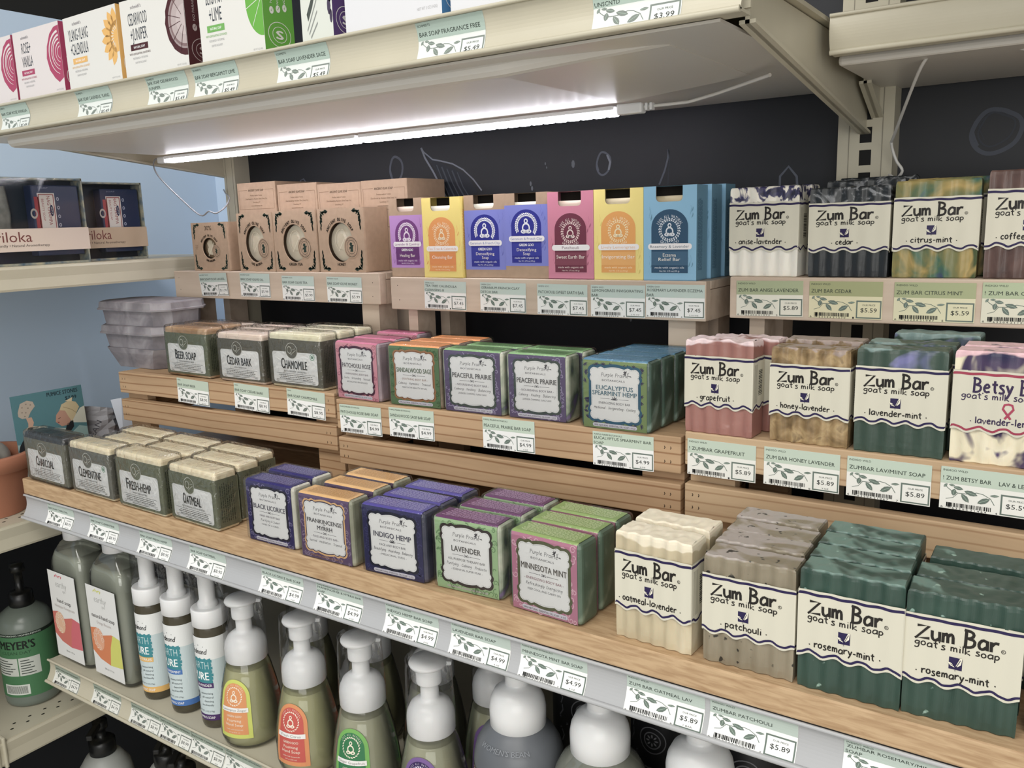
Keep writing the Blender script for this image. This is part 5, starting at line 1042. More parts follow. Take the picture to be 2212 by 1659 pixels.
    S.ell(Tm*.5, 17, Tm*.38, 11, ring_, 2, 26, inner=.95); S.ell(Tm*.5, 17, Tm*.24, 7, ring_, 2, 22, inner=.93); S.text('S', Tm*.5, 13.2, Tm*.22, 7.4, ring_, 3, 'c', bold=.04)
    for q in range(3): S.ell(Tm*(.28+q*.22), 37+q*2, 2.6 if Tm > 26 else 2, 3.2, ring_, 3, 14); S.line([(Tm*(.28+q*.22)-1, 37+q*2), (Tm*(.28+q*.22)-.2, 36+q*2), (Tm*(.28+q*.22)+1.1, 39+q*2)], .5, side, 4)
    for q in range(3): S.text(('NO PARABENS', 'NO PHTHALATES', 'NO SULFATES')[q], Tm*(.31+q*.22), 43, 26, 2.7, ring_, 3, rot=90)
    mb.build('carton', t); return t
ZU, YU = .4792, -.0085
white_box('white carton with a raspberry side, cut off by the photo edge beside the rose one', -1.146, YU+.001, ZU, 0, .0950, .0735, .030, ['ROSE+', 'VANILLA'], 'rose', '#b13560', cut='#dcd2d0')
white_box('white carton with a raspberry rose reading rose and vanilla', -1.0445, YU, ZU, 0, .0972, .0735, .028, ['ROSE+', 'VANILLA'], 'rose', '#b13560', cut='#dcd2d0')
white_box('white carton with a yellow flower reading ylang-ylang and calendula', -.9375, YU, ZU, -1, .1010, .0732, .028, ['YLANG-YLANG', '+CALENDULA'], 'flower', '#e6ae4c')
white_box('white carton with a sawn log and dark brown side reading cedarwood and juniper', -.8318, YU, ZU, .5, .1020, .0735, .0345, ['CEDARWOOD', '+JUNIPER'], 'wood', '#4e2227')
white_box('white carton with a lime slice and bright green side', -.7085, YU, ZU, 2, .0850, .0745, .036, ['BERGAMOT', '+LIME'], 'lime', '#5fae28', bar='#6aae4c')
white_box('turned white carton with dark violet blossoms and a purple side', -.577, YU+.004, ZU, 0, .0372, .0745, .030, None, 'sage', '#5b3f7c', cut='#d6dad0')
white_box('white carton with a blue side, last of the printed ones before the plain white', -.5215, YU, ZU, -1, .1015, .0745, .028, None, 'water', '#3f83ba', cut='#dcdce0')
white_box('plain white carton at the end of the upper row', -.4130, YU, ZU, 0, .0900, .0745, .030, None, 'plain', '#f0f0f0', cut='#dcdce0')

# ------------------------------------------------------------------ marbled lidded boxes
stone = soapmat('marbled_grey', [(.3, '#666168'), (.5, '#847e84'), (.7, '#9d989d')], 22, 1.2, rough=.6)
def octa(cx, cy, hx, hy, c, z): return [(cx-hx, cy-hy+c, z), (cx-hx+c, cy-hy, z), (cx+hx-c, cy-hy, z), (cx+hx, cy-hy+c, z), (cx+hx, cy+hy-c, z), (cx+hx-c, cy+hy, z), (cx-hx+c, cy+hy, z), (cx-hx, cy+hy-c, z)]
def mbox(label, loc, rz, hx, hy, h, lid, taper=.006, s=None):
    t = thing('storage_box', label, 'storage box', loc, R(rz), 'marbled grey octagonal boxes'); c = .020
    hb = h-(lid or 0); MB().loft([octa(0, 0, hx-taper, hy-min(taper, .008), c-min(taper*.4, .006), 0), octa(0, 0, hx-taper*.25, hy-.001, c, hb*.75), octa(0, 0, hx, hy, c, hb)], stone, cap=(True, True)).build('body', t)
    if lid: MB().loft([octa(0, 0, hx+.0045, hy+.0045, c, hb-.002), octa(0, 0, hx+.005, hy+.005, c, h-.0105), octa(0, 0, hx+.0035, hy+.0035, c, h-.0095), octa(0, 0, hx+.0025, hy+.0025, c, h-.001), octa(0, 0, hx-.001, hy-.001, c, h)], stone).build('lid', t)
    return t
mbox('shallow marbled grey tray at the bottom of the stack', (-1.1740, .212, .1264), 2, .076, .042, .0300, 0, .022)
mbox('marbled grey lidded box in the middle of the stack', (-1.1730, .2120, .1566), 2, .0765, .0435, .0340, .0110, .004)
mbox('marbled grey lidded box on top of the stack', (-1.1710, .2120, .1908), 2, .0785, .0435, .0350, .0110, .003)

# ------------------------------------------------------------------ the side unit along the blue wall
def side_shelf(label, y0, y1, zt, h, depth=.30, x=-1.2, holes=False):
    w = y1-y0; t = thing('side_shelf', label, 'shelf', (x, y0, zt), R(90)); mb = MB()
    mb.box(0, .002, -.003, w, depth, 0, cream); mb.prism([(0, -.001), (-.0015, -.004), (0, -h*.5), (-.002, -h+.003), (-.001, -h), (.004, -h), (.004, -.001)], 'x', 0, w, cream)
    I = Ink(mb, lambda u, v, l: (u*.001, v*.001, l))
    if holes:
        u = 12
        while u < w*1000-6: I.ell(u, 22, 2.6, 1.8, '#1f1b15', 1, 10); I.ell(u+9, 34, 2.6, 1.8, '#1f1b15', 1, 10); u += 22
    mb.build('pan', t); return t
side_shelf('cream metal side shelf by the blue wall holding the two clear boxes', -.40, .395, .2850, .0330)
side_shelf('cream metal side shelf holding the terracotta pots', -.40, .395, -.0650, .0350, x=-1.205, holes=True)
side_shelf('perforated cream metal side shelf holding the green cleaning bottle', -.30, .395, -.3640, .0350, holes=True)
tag(MB().rbox(-.007, -.002, -.040, 0, .012, .006, cream, .003).rbox(.004, -.002, -.040, .009, .012, .006, cream, .002).build('shelf_clip', None, (-1.1985, -.075, -.3635), R(90)), 'cream metal clip at the corner of the perforated side shelf', 'clip')

dk_ = mat('soap_lump', '#5c605c', .4, noisy=.5, scale=60, bump=.5, dirt='#9a9e96')
clear = film('clear_box', fac=.06, scale=12, bump=.15, rough=.08)
def clearbox(label, x, y, z, rz, W_, H, T, warm, tw=62, tx=0):
    t = thing('gift_box', label, 'gift box', (x, y, z), R(rz), 'clear gift boxes with printed bands')
    MB().rbox(0, 0, 0, W_, T, H, clear, .001, 1).build('clear_cover', t)
    mb = MB(); mb.box(.003, T*.75, .003, W_-.003, T-.002, H-.003, mat('teal_card', '#1f3040', .6)); mb.box(.001, .001, .0, W_-.001, T-.001, .003, mat('teal_edge', '#3f6a86', .5, noisy=.6, scale=90, dirt='#c9c3a0'))
    mb.box(.0005, .001, .003, .0025, T-.001, H, mat('teal_edge', '')).box(W_-.0025, .001, .003, W_-.0005, T-.001, H, mat('teal_edge', '')).box(.001, .001, H-.003, W_-.001, T-.001, H-.0008, mat('teal_edge', ''))
    mb.build('tray', t)
    mb = MB(); rg = random.Random(4)
    rings = []
    for j in range(9):
        a = j/8; rings.append([( W_*.10+W_*.40*(.5+.5*math.cos(2*PI*k/14)*(1-.2*abs(a-.5))), .006+.012*(1+math.sin(2*PI*k/14)*.6)+.002*noise.noise(Vector((k, j, 2))), H*.30+H*.6*a+.002*noise.noise(Vector((k*2, j, 5)))) for k in range(14)])
    mb.loft(rings, dk_, smooth=True); mb.build('charcoal_soap', t)
    mb = MB(); mb.rbox(W_*.62, .004, .012, W_*.97, T*.7, H-.010, mat('navy_packet', '#24365c', .35), .002); I = Ink(mb, lambda u, v, l: (W_*.62+u*.001, .004-l, .012+v*.001)); k = W_*350/60
    I.rect(3, 30, 9, H*1000-38, '#b23a44', 1); I.rect(8, 20, 32, H*1000-33, '#e3ddd6', 1)
    for a, b in (((9.5, 24), (9.5, H*1000-35)), ((30, 24), (30, H*1000-35)), ((9.5, H*1000-35), (30, H*1000-35))): I.line([a, b], 1.1, '#a03038', 2)
    I.text('NAG CHAMPA', 20.5, 82, 40, 5, '#a23a40', 3, rot=-90); I.text('BEAUTY SOAP', 13, 78, 30, 3.2, '#b2585c', 3, rot=-90); I.ell(26, 62, 2.6, 8, '#27305e', 3, 16); I.text('SATYA', 25.2, 67, 10, 2.2, '#e3ddd6', 4, rot=-90)
    I.ell(1, 58, 5, 7, '#b9b4ac', 2, 16, inner=.6); I.text('SOAP', 24, H*1000-27, 14, 2.2, '#8d95b0', 2, 'r')
    for q in range(4): I.ell(36, 78-q*12, 2, 2.6, '#aab2c8', 2, 10, inner=.5)
    mb.build('soap_packet', t)
    mb = MB(); e = .0006; z0, z1 = H*.16, H*.42; mb.loft([[(-e, -e, q), (W_+e, -e, q), (W_+e, T+e, q), (-e, T+e, q)] for q in (z0, z1)], mat('band_'+warm.strip('#'), warm, .6), cap=(False, False))
    I = Ink(mb, lambda u, v, l: (u*.001, -e-l, z0+v*.001)); Wm = W_*1000
    I.text('Triloka', Wm*.70-10+tx, 13, tw, 14.5, '#7a3b35', 2, 'r', bold=0) if 1 else 0; I.text('Eco-Friendly \u2022 Natural Aromatherapy', Wm*.80-6+tx, 6.5, 84, 3.6, '#4c3f3c', 2, 'r')
    mb.build('paper_band', t); return t
clearbox('clear gift box with a beige band, nearest, overlapping the dimmer one', -1.2150, -.040, .2852, 90, .192, .119, .034, '#dcc8b8', 62, -14)
clearbox('dimmer clear gift box with a tan band, behind and beyond the nearest one', -1.2420, .085, .2852, 90, .178, .1165, .034, '#c2a78a', 50, 4)

terra = mat('terracotta', '#b5704c', .75, noisy=.12, scale=10, bump=.1); 
def pot(label, x, y, z, r, h):
    mb = MB().lathe([(r*.70, 0), (r*.84, h*.72), (r*.86, h*.74), (r*1.0, h*.75), (r*1.02, h*.98), (r*1.0, h), (r*.90, h), (r*.88, h*.8), (r*.62, h*.12)], terra, 48)
    return tag(mb.build('terracotta_pot', None, (x, y, z)), label, 'pot', 'terracotta pots')
pot('terracotta pot holding pumice stones beside the charcoal soap', -1.290, -.002, -.0645, .066, .088)
pot('terracotta pot mostly hidden behind the teal card, holding the paper bag', -1.292, .148, -.0645, .062, .080)
pum = mat('pumice', '#c4bfb6', .9, noisy=.35, scale=45, bump=.9)
for i, (x, y, z, r) in enumerate(((-1.277, -.014, -.012, .029), (-1.312, .022, -.018, .026), (-1.315, -.035, -.016, .024))):
    mb = MB(); rings = []
    for j in range(11):
        a = PI*j/10; rings.append([((r*1.1*math.sin(a)+.0008)*math.cos(2*PI*k/20)*(1+.12*noise.noise(Vector((k*.5, j*.5, i)))), (r*.85*math.sin(a)+.0008)*math.sin(2*PI*k/20)*(1+.12*noise.noise(Vector((k*.5, j*.4, i+4)))), -r*math.cos(a)) for k in range(20)])
    mb.loft(rings, pum, smooth=True)
    tag(mb.build('pumice_stone', None, (x, y, z+r*.9)), ('pale pitted pumice stone on top in the terracotta pot', 'pumice stone lying deeper in the pot next to the teal card', 'pumice stone low at the outer side of the pot')[i], 'pumice stone', 'pumice stones in the pot')
# card sign
t = thing('card_sign', 'teal illustrated card reading pumice stones 7.99, standing in the terracotta pot', 'sign', (-1.2475, .0290, .0080), R(90)); t.rotation_euler[0] = R(-3)
mb = MB(); mb.box(0, 0, 0, .104, .0012, .094, ink('#4b7f88')); I = Ink(mb, lambda u, v, l: (u*.001, -l, v*.001))
I.poly([(.0, 0), (104, 0), (104, 30), (92, 34), (80, 26), (66, 30), (40, 24), (22, 30), (10, 22), (0, 24)], '#8fb3b2', 1)
I.poly([(84, 40), (104, 36), (104, 62), (97, 60), (90, 52), (82, 50)], '#c9cbbb', 2); I.poly([(10, 42), (20, 48), (30, 46), (44, 42), (40, 34), (24, 30), (12, 34)], '#b9b6a2', 2)
I.text('PUMICE STONES', 97, 85, 46, 6.2, '#20333c', 3, 'r', bold=.01); I.text('$7.99', 94, 75.5, 17, 5.6, '#20333c', 3, 'r', bold=.01)
I.poly([(7, 70), (12, 82), (22, 85), (30, 82), (32, 75), (25, 68), (20, 60), (12, 60), (7, 64)], '#b3a593', 3)
for u, v in ((14, 76), (20, 80), (22, 74), (13, 69), (18, 68), (26, 78), (16, 63)): I.ell(u, v, 1.1, .9, '#7f7466', 4, 7)
I.poly([(17, 60), (25, 60), (27, 52), (24, 44), (18, 44), (19, 52)], '#c09a80', 3); I.poly([(18, 46), (25, 46), (21, 30), (14, 16), (6, 10), (0, 14), (3, 22), (12, 34)], '#1f252a', 3)
I.poly([(58, 46), (60, 56), (66, 62), (74, 64), (80, 58), (82, 46), (76, 38), (66, 38)], '#b98a72', 3); I.line([(62, 50), (66, 51)], .8, '#4a3028', 4); I.poly([(60, 46), (64, 45), (62, 43)], '#8f3f3a', 4)
I.poly([(66, 62), (70, 70), (82, 74), (92, 70), (96, 62), (88, 50), (82, 42), (78, 50), (74, 60)], '#c2b084', 4); I.line([(72, 66), (84, 60), (90, 54)], .8, '#9a8a62', 5); I.poly([(76, 74), (88, 78), (86, 72)], '#d5c49a', 5)
I.poly([(74, 40), (84, 44), (84, 34), (78, 28), (70, 30)], '#20242a', 3); I.poly([(40, 30), (56, 38), (72, 34), (76, 20), (60, 10), (36, 14)], '#a7b5ae', 2)
mb.build('card', t)
# crumpled paper bag
bagm = mat('grey_paper', '#a3a2a8', .8, noisy=.15, scale=20); bagw = mat('white_paper', '#d9e2f2', .7)
mb = MB(); G = []; 
for j in range(9):
    for i in range(13): G.append((i*.0095, .012*noise.noise(Vector((i*.6, j*.7, 3)))+.010*math.sin(i*.9), .0085*j*(1-.025*i)+.005*noise.noise(Vector((i*.5, j*.3, 8)))))
mb.add(G, [(j*13+i, j*13+i+1, (j+1)*13+i+1, (j+1)*13+i) for j in range(8) for i in range(12)], bagm)
G2 = [(x, y+.004, z) for x, y, z in G]; mb.add(G2, [(j*13+i+1, j*13+i, (j+1)*13+i, (j+1)*13+i+1) for j in range(8) for i in range(12)], bagm)
mb.add([(.052, -.014, .070), (.066, -.02, .072), (.098, -.012, .034), (.112, -.01, -.004), (.068, -.012, .0)], [(0, 1, 2, 3, 4)], bagw); mb.add([(.066, -.02, .072), (.080, .004, .060), (.104, .006, .02), (.098, -.012, .034)], [(0, 1, 2, 3)], bagw)
I = Ink(mb, lambda u, v, l: (u*.001, -.021-l, v*.001)); I.text('EAN', 20, 16, 26, 9, '#4c4c54', 1, rot=60)
tag(mb.build('paper_bag', None, (-1.262, .118, .004), rot=(R(-4), R(4), R(84))), 'crumpled grey and white paper bag behind the teal card', 'paper bag')

# green cleaning bottle
def wrapfn(r, a0, z0, lift=.0003): return lambda u, v, l: ((r+lift+l)*math.cos(a0+u*.001/r), (r+lift+l)*math.sin(a0+u*.001/r), z0+v*.001)
blackp = mat('black_plastic', '#101112', .35); hdpe = mat('milky_plastic', '#a9aca8', .45, sss=.05)
t = thing('cleaner_bottle', 'green-labelled cleaning bottle with a black pump on the perforated side shelf', 'bottle', (-1.286, .020, -.3638)); r = .0385
MB().lathe([(r*.86, 0), (r*.98, .004), (r, .01), (r, .118), (r*.97, .127), (r*.83, .138), (r*.55, .146), (.015, .149)], mat('cloudy_liquid_bottle', '#6f7a70', .25), 48).build('body', t)
MB().lathe([(.0155, .148), (.0165, .149), (.0165, .168), (.013, .170), (.006, .171), (.006, .20), (.010, .201), (.010, .212), (.002, .213)], blackp, 28).build('pump', t)
mb = MB(); I = Ink(mb, wrapfn(r, R(-82), .018)); I.rect(-60, 0, 110, 100, '#3f7a4c', 0, 60, 1); I.rect(-60, 95, 110, 100, '#1d2a22', 1, 60, 1); I.text('HARDWORKING HOMEKEEPING', 25, 96.4, 66, 2.6, '#c9d6c9', 2, 'c')
I.text('MRS.', -12, 78, 9, 5, '#1b241e', 1); I.text('MEYER\'S', -2, 76, 50, 13, '#16201a', 1, bold=.02); I.text('CLEAN DAY', 0, 68, 42, 5, '#234a2e', 1)
I.rect(-14, 34, 22, 62, '#c3c8bf', 1, 12, 1); I.rect(23.5, 34, 52, 62, '#c3c8bf', 1, 12, 1)
for q in range(6): I.rect(-12, 57-q*4, 8+(q*7) % 11, 58.3-q*4, '#333d36', 2, 6, 1); I.rect(26, 57-q*4, 38+(q*5) % 9, 58.3-q*4, '#333d36', 2, 6, 1)
I.rect(-4, 4, 34, 20, '#d5dad2', 1, 12, 1)
for q in range(24): I.rect(-1+q*1.35, 6, -1+q*1.35+.6, 18, '#1c1c1c', 2)
mb.build('label', t)

# ------------------------------------------------------------------ pump bottles on the lower shelf
def liquid(name, tint, diff, fac=.45, gl=.04):
    if name in MATS: return MATS[name]
    m, nt, b = nmat(name); L = nt.links.new; nt.nodes.remove(b); out = nt.nodes['Material Output']
    t = nt.nodes.new('ShaderNodeBsdfTransparent'); t.inputs[0].default_value = lin(tint); d = nt.nodes.new('ShaderNodeBsdfDiffuse'); d.inputs[0].default_value = lin(diff)
    g = nt.nodes.new('ShaderNodeBsdfGlossy'); g.inputs['Roughness'].default_value = .06
    m1 = nt.nodes.new('ShaderNodeMixShader'); m1.inputs[0].default_value = fac; m2 = nt.nodes.new('ShaderNodeMixShader')
    fr = nt.nodes.new('ShaderNodeFresnel'); fr.inputs[0].default_value = 1.4; ma = nt.nodes.new('ShaderNodeMath'); ma.inputs[1].default_value = gl
    L(fr.outputs[0], ma.inputs[0]); L(t.outputs[0], m1.inputs[1]); L(d.outputs[0], m1.inputs[2]); L(ma.outputs[0], m2.inputs[0]); L(m1.outputs[0], m2.inputs[1]); L(g.outputs[0], m2.inputs[2]); L(m2.outputs[0], out.inputs[0])
    MATS[name] = m; return m
clearb = liquid('clear_plastic', '#f2f4f0', '#b9bcb4', .06, .03); yl = liquid('yellow_green_soap', '#e8e6c4', '#ddd79c', .80); yl2 = liquid('grey_green_soap', '#e8e8dc', '#d4d0ae', .80); olv = liquid('clear_hand_soap', '#e8eae0', '#c2c5b6', .68)
darkliq = mat('dark_liquid', '#4a4433', .2); whitep = mat('white_pump', '#e2e2e2', .32, sss=.05); bagf = film('pump_sleeve', fac=.05, scale=30, bump=.5, rough=.1)
ZL = -.2688
def CAPOF(t): return [o for o in t.children if o.name.split('.')[0] == 'cap'][0]
def prof_at(prof, z):
    for (r0, z0), (r1, z1) in zip(prof, prof[1:]):
        if z0 <= z <= z1 and z1 > z0: return r0+(r1-r0)*(z-z0)/(z1-z0)
    return prof[-1][0]
def goo(label, x, y, lbl, sp, word, ang=-62, big=False, liq=None, prow=True):
    t = thing('soap_bottle', label, 'pump bottle', (x, y, ZL), 0, 'foaming hand soap bottles')
    P = [(.030, 0), (.034, .003), (.0365, .012), (.0365, .030), (.0345, .050), (.0310, .070), (.0265, .090), (.0235, .100)]
    MB().lathe(P, clearb, 44, cap=(True, False)).build('body', t)
    MB().lathe([(r-.0014, z+.0012) for r, z in P[:-1]] + [(.024, .092)], liq or yl, 40).build('liquid_soap', t)
    MB().lathe([(.0238, .100), (.0242, .101), (.0242, .1145), (.0232, .121), (.0198, .128), (.0140, .1325), (.0098, .134), (.0092, .136), (.0090, .151), (.0092, .152)], whitep, 40, cap=(True, False)).build('cap', t)
    cap_ = t.children[-1] if 0 else CAPOF(t)
    mb = MB().lathe([(.0090, .150), (.0125, .1505), (.0128, .152), (.0128, .1655), (.0120, .167)], whitep, 32, cap=(True, False))
    pts = []
    mb.lathe([(.010, .167), (.0205, .1700), (.0215, .1722), (.0205, .1738), (.010, .1755), (.001, .176)], whitep, 32, sx=1.0, sy=.90)
    mb.rbox(-.004, -.0235, .1690, .004, -.012, .1735, whitep, .002)
    o = mb.build('pump_head', cap_); o.rotation_euler = (0, 0, R(120))
    MB().lathe([(.0246, .099), (.0250, .115), (.0232, .165), (.0225, .172), (.0230, .176)], bagf, 30, cap=(False, False)).build('clear_sleeve', t)
    outer, inner, dark = lbl; mb = MB(); a0 = R(ang)
    def fn(u, v, l):
        z = .012+v*.001; r = prof_at(P, z)+.0004+l; return (r*math.cos(a0+u*.001/.034), r*math.sin(a0+u*.001/.034), z)
    I = Ink(mb, fn)
    def archp(w, top, lo, col, l):
        n = 8; rows = []
        for j in range(n+1): rows.append((lo+(top-w-lo)*j/n, w))
        for q in range(1, 9): rows.append((top-w+w*math.sin(R(q*11.2)), w*math.cos(R(q*11.2))))
        pts = []; fs = []
        for j, (v, w_) in enumerate(rows):
            for i in range(9): pts.append((-w_+2*w_*i/8, v))
        for j in range(len(rows)-1):
            for i in range(8): fs.append((j*9+i, j*9+i+1, (j+1)*9+i+1, (j+1)*9+i))
        I.put(pts, fs, col, l)
    archp(20, 73, 4, outer, 0); archp(15.5, 69, 9, inner, 2)
    c = '#efe2cc' if inner != '#3c2a5c' else '#d9d0e4'
    for q in range(22):
        aa = q*360/22; I.leaf(10.0*math.cos(R(aa)), 54+10.2*math.sin(R(aa)), 3.2, 1.3, aa+60, c, 4)
    I.ell(0, 58.5, 1.9, 2.1, c, 5, 14, inner=.5); I.ell(0, 52.5, 4.0, 4.2, c, 5, 18, inner=.68)
    for s_ in (-1, 1): I.ell(s_*2.5, 49, 2.8, 1.8, c, 5, 12, inner=.45)
    if len(word) > 1: I.arc('100% ALL NATURAL', 0, 54, 13.2, 160, 20, 2.2, c, 4, sxk=.6)
    n = 10; I.put([(-17+34*i/n, 36+5.2*j) for j in (0, 1) for i in range(n+1)], [(i, i+1, n+i+2, n+i+1) for i in range(n)], '#e9e6e2', 6)
    I.text(word, 0, 37.3, min(len(word)*2.0, 30), 2.7, '#8f8f8c', 7, 'c')
    I.text('GREEN GOO', 0, 30, 18, 2.7, c, 5, 'c', bold=.01); I.text('Foaming', 0, 24.5, 17, 3.4, c, 5, 'c'); I.text('Hand Soap', 0, 19.5, 21, 3.4, c, 5, 'c')
    I.text('made with botanicals', 0, 14.5, 20, 1.7, c, 5, 'c'); I.text('8 fl oz (236 ml)', 0, 11, 13, 1.4, c, 5, 'c')
    mb.build('label', t); return t
YBt = .036
gA = goo('foaming soap bottle with an orange and lime label reading lemongrass zinger', -.7880, YBt, ('#c9d048', '#df8f4c', '#d9803a'), 0, 'Lemongrass Zinger', -72)
gB = goo('foaming soap bottle with a red and orange label reading fresh citrus', -.6900, YBt, ('#e08a4a', '#cc4e42', '#b8423a'), 0, 'Fresh Citrus', -76)
gC = goo('foaming soap bottle with a two-green label reading ginger grapefruit', -.6010, YBt, ('#6fb24c', '#2c7a4a', '#246a3e'), 0, 'Ginger Grapefruit', -74, liq=yl2)
gD = goo('foaming soap bottle with a violet label, next to the grey domed bottle', -.5080, YBt, ('#7a5a9a', '#3c2a5c', '#33234f'), 0, 'Lavender', -76, liq=yl2)
for src, (x, y), lb_ in ((gB, (-.7660, .112), 'foaming soap bottle behind and between the orange and the red labelled ones'), (gB, (-.6650, .116), 'foaming soap bottle behind the red label one, in shade'), (gC, (-.5700, .114), 'foaming soap bottle behind the green label one, in shade'), (gD, (-.4860, .116), 'foaming soap bottle behind the violet label one, in shade')):
    dup(src, (x, y, ZL), R(8), lb_)

def earthy(label, x, y, rz, c1, c2, c3, word, head):
    t = thing('soap_bottle', label, 'pump bottle', (x, y, ZL), R(rz), 'squared clear hand soap bottles')
    P = [(.0340, 0), (.0385, .003), (.0400, .01), (.0400, .140), (.0385, .150), (.034, .160), (.024, .174), (.0160, .180), (.0150, .184)]
    kw = dict(sx=1.0, sy=.66, pw=5)
    MB().lathe(P, clearb, 56, cap=(True, False), **kw).build('body', t)
    MB().lathe([(r-.0022, z+.003) for r, z in P[:-3]] + [(.030, .158)], olv, 52, **kw).build('liquid_soap', t)
    MB().lathe([(.0165, .181), (.0170, .1815), (.0170, .200), (.0155, .2015), (.009, .202), (.009, .208), (.0125, .209), (.0125, .2125), (.002, .213)], whitep, 32).build('pump_head', t)
    MB().lathe([(.0185, .181), (.0185, .205), (.0180, .213)], bagf, 28, cap=(False, False)).build('clear_sleeve', t)
    mb = MB(); yf = -.0400*.66 - .0009
    I = Ink(mb, lambda u, v, l: (-.003+u*.00126, yf - .0006 - l, .008+v*.00136))
    I.rect(-27, 0, 27, 94, '#dededc', 0, 10, 1); I.rect(-27, 0, 27, 94, '#dededc', -4, 10, 1)
    I.poly([(-27, 24), (-14, 17), (4, 14), (27, 16), (27, 44), (12, 48), (-4, 44), (-16, 50), (-27, 48)], c1, 1); I.poly([(4, 14), (27, 16), (27, 46), (14, 48), (8, 34)], c2, 2)
    I.ell(-13, 38, 10, 12, c3, 3, 18)
    for a in range(0, 300, 30): I.spiral(-13+7*math.cos(R(a)), 38+8*math.sin(R(a)), 3.2, a, .5, '#f0e2d2', 4)
    [I.leaf(-12+q*3, 89.5+.8*(q % 2), 4.2, 1.6, 40+q*50, c2, 2) for q in range(5)]; I.text('earthy', -2, 78, 22, 7, '#9a9a98', 2, 'c', bold=-.015); I.text('spa', 3, 73.5, 6, 3.2, '#b5b5b2', 2, 'c')
    I.text('natural hand soap' if 'Orange' in word else 'hand soap', 0, 61, 42 if 'Orange' in word else 28, 4.4, '#55504e', 2, 'c', bold=.01); I.text(word, 0, 55, len(word)*1.9, 3.2, '#b5a8a4', 2, 'c'); I.text('500 ml / 17 fl oz', 0, 7, 17, 2.0, '#8a8a88', 2, 'c')
    mb.build('label', t); return t
earthy('squared clear bottle with a pink and red label reading hand soap pomegranate', -1.1400, .0385, 0, '#cf6a5c', '#d4606c', '#e0b08c', 'Himalayan Pomegranate', 'BATH')
earthy('squared clear bottle with an orange and yellow label reading natural hand soap', -1.0440, .0385, 0, '#d97a42', '#cfd04c', '#e2a07a', 'Orange Blossom', 'BATH')

def redmond(label, x, y, band, word, foot):
    t = thing('soap_bottle', label, 'pump bottle', (x, y, ZL), 0, 'tall foaming soap bottles with teal brush labels'); r = .0200
    MB().lathe([(r*.84, 0), (r*.96, .002), (r, .006), (r, .120), (r*.97, .127), (r*.93, .130)], darkliq, 40).build('body', t)
    MB().lathe([(r*.98, .130), (r*1.02, .1308), (r*1.02, .150), (r*.98, .1515), (r*.9, .152)], whitep, 40).build('cap', t); cap_ = CAPOF(t)
    MB().lathe([(.0115, .1515), (.012, .154), (.0115, .158), (.0095, .160), (.0095, .190), (.0115, .191), (.0115, .205), (.002, .206)], whitep, 30).build('pump_head', cap_)
    MB().lathe([(r*.99, .152), (r*.96, .17), (r*.93, .208)], bagf, 30, cap=(False, False)).build('clear_cover', t)
    mb = MB(); I = Ink(mb, (lambda f: (lambda u, v, l: f(u*.9, v*1.17, l)))(wrapfn(r, R(-92), .0115))); n = 44
    I.rect(-40, 0, 60, 92, '#c3d2d4', 0, n, 1); I.rect(-40, 68, 60, 92, '#e3e4e2', 1, n, 1); I.rect(-40, 0, 60, 6.6, band, 1, n, 1)
    for q in range(4): I.poly([(-8+q*11, 14+q*3), (2+q*11, 26+q*3), (2+q*11, 36+q*3), (-8+q*11, 24+q*3)], '#d6dfe0', 1)
    I.put([(-12+30*i/12, v+(.8*math.sin(i*2.3) if v > 50 else 0)) for v in (42, 69) for i in range(13)], [(i, i+1, 13+i+1, 13+i) for i in range(12)], '#2b8a94', 2)
    for i in range(7): I.rect(17.5, 42+i*3.8, 18.6+1.5*((i*37) % 5)/4, 45+i*3.8, '#2b8a94', 2)
    n2 = 12; I.put([(-12+31*i/n2, v) for v in (36.5, 42) for i in range(n2+1)], [(i, i+1, n2+i+2, n2+i+1) for i in range(n2)], band, 3)
    I.text('EARTH', -12, 57.5, 27, 8.6, '#cfe4e4', 4, bold=-.015); I.text('PURE', -12, 45.5, 26, 9, '#eef4f4', 4, bold=.015); I.text(word, 17, 38, 24, 2.9, '#f0f0f0', 4, 'r', bold=.01)
    I.hand('redmond', -12, 74, 26, 3.6, '#26282a', 4, .8, shear=.25); I.line([(-6, 81), (2, 83.5), (10, 82)], .6, '#555a5c', 3)
    I.ell(-9, 27, 5.4, 6, '#5c666a', 3, 22, inner=.9); I.ell(-9, 27, 3.6, 4.2, '#2c3236', 3, 18, inner=.45)
    for q, w_ in enumerate(('moisturizing', 'all natural', 'cleansing', 'eco-friendly')): I.text(w_, 17, 29.5-q*4.4, len(w_)*1.45, 2.2, '#39454a', 3, 'r')
    I.text('NET WT. 6 OZ (170g)', 17, 9.5, 24, 1.7, '#4b555a', 3, 'r'); I.text(foot, 17, 1.9, 28, 2.9, '#f0f0f0', 3, 'r', bold=.01)
    mb.build('label', t); return t
redmond('tall bottle with a teal brush label and yellow bands', -.9680, .0320, '#e6b04c', 'CITRUS', 'FOAMING SOAP')
redmond('tall bottle with a teal brush label and blue bands', -.9080, .0320, '#3f74bc', 'PEPPERMINT', 'FOAMING SOAP')
redmond('tall bottle with a teal brush label and purple bands', -.8470, .0320, '#4c2c68', 'LAVENDER', 'FOAMING SOAP')

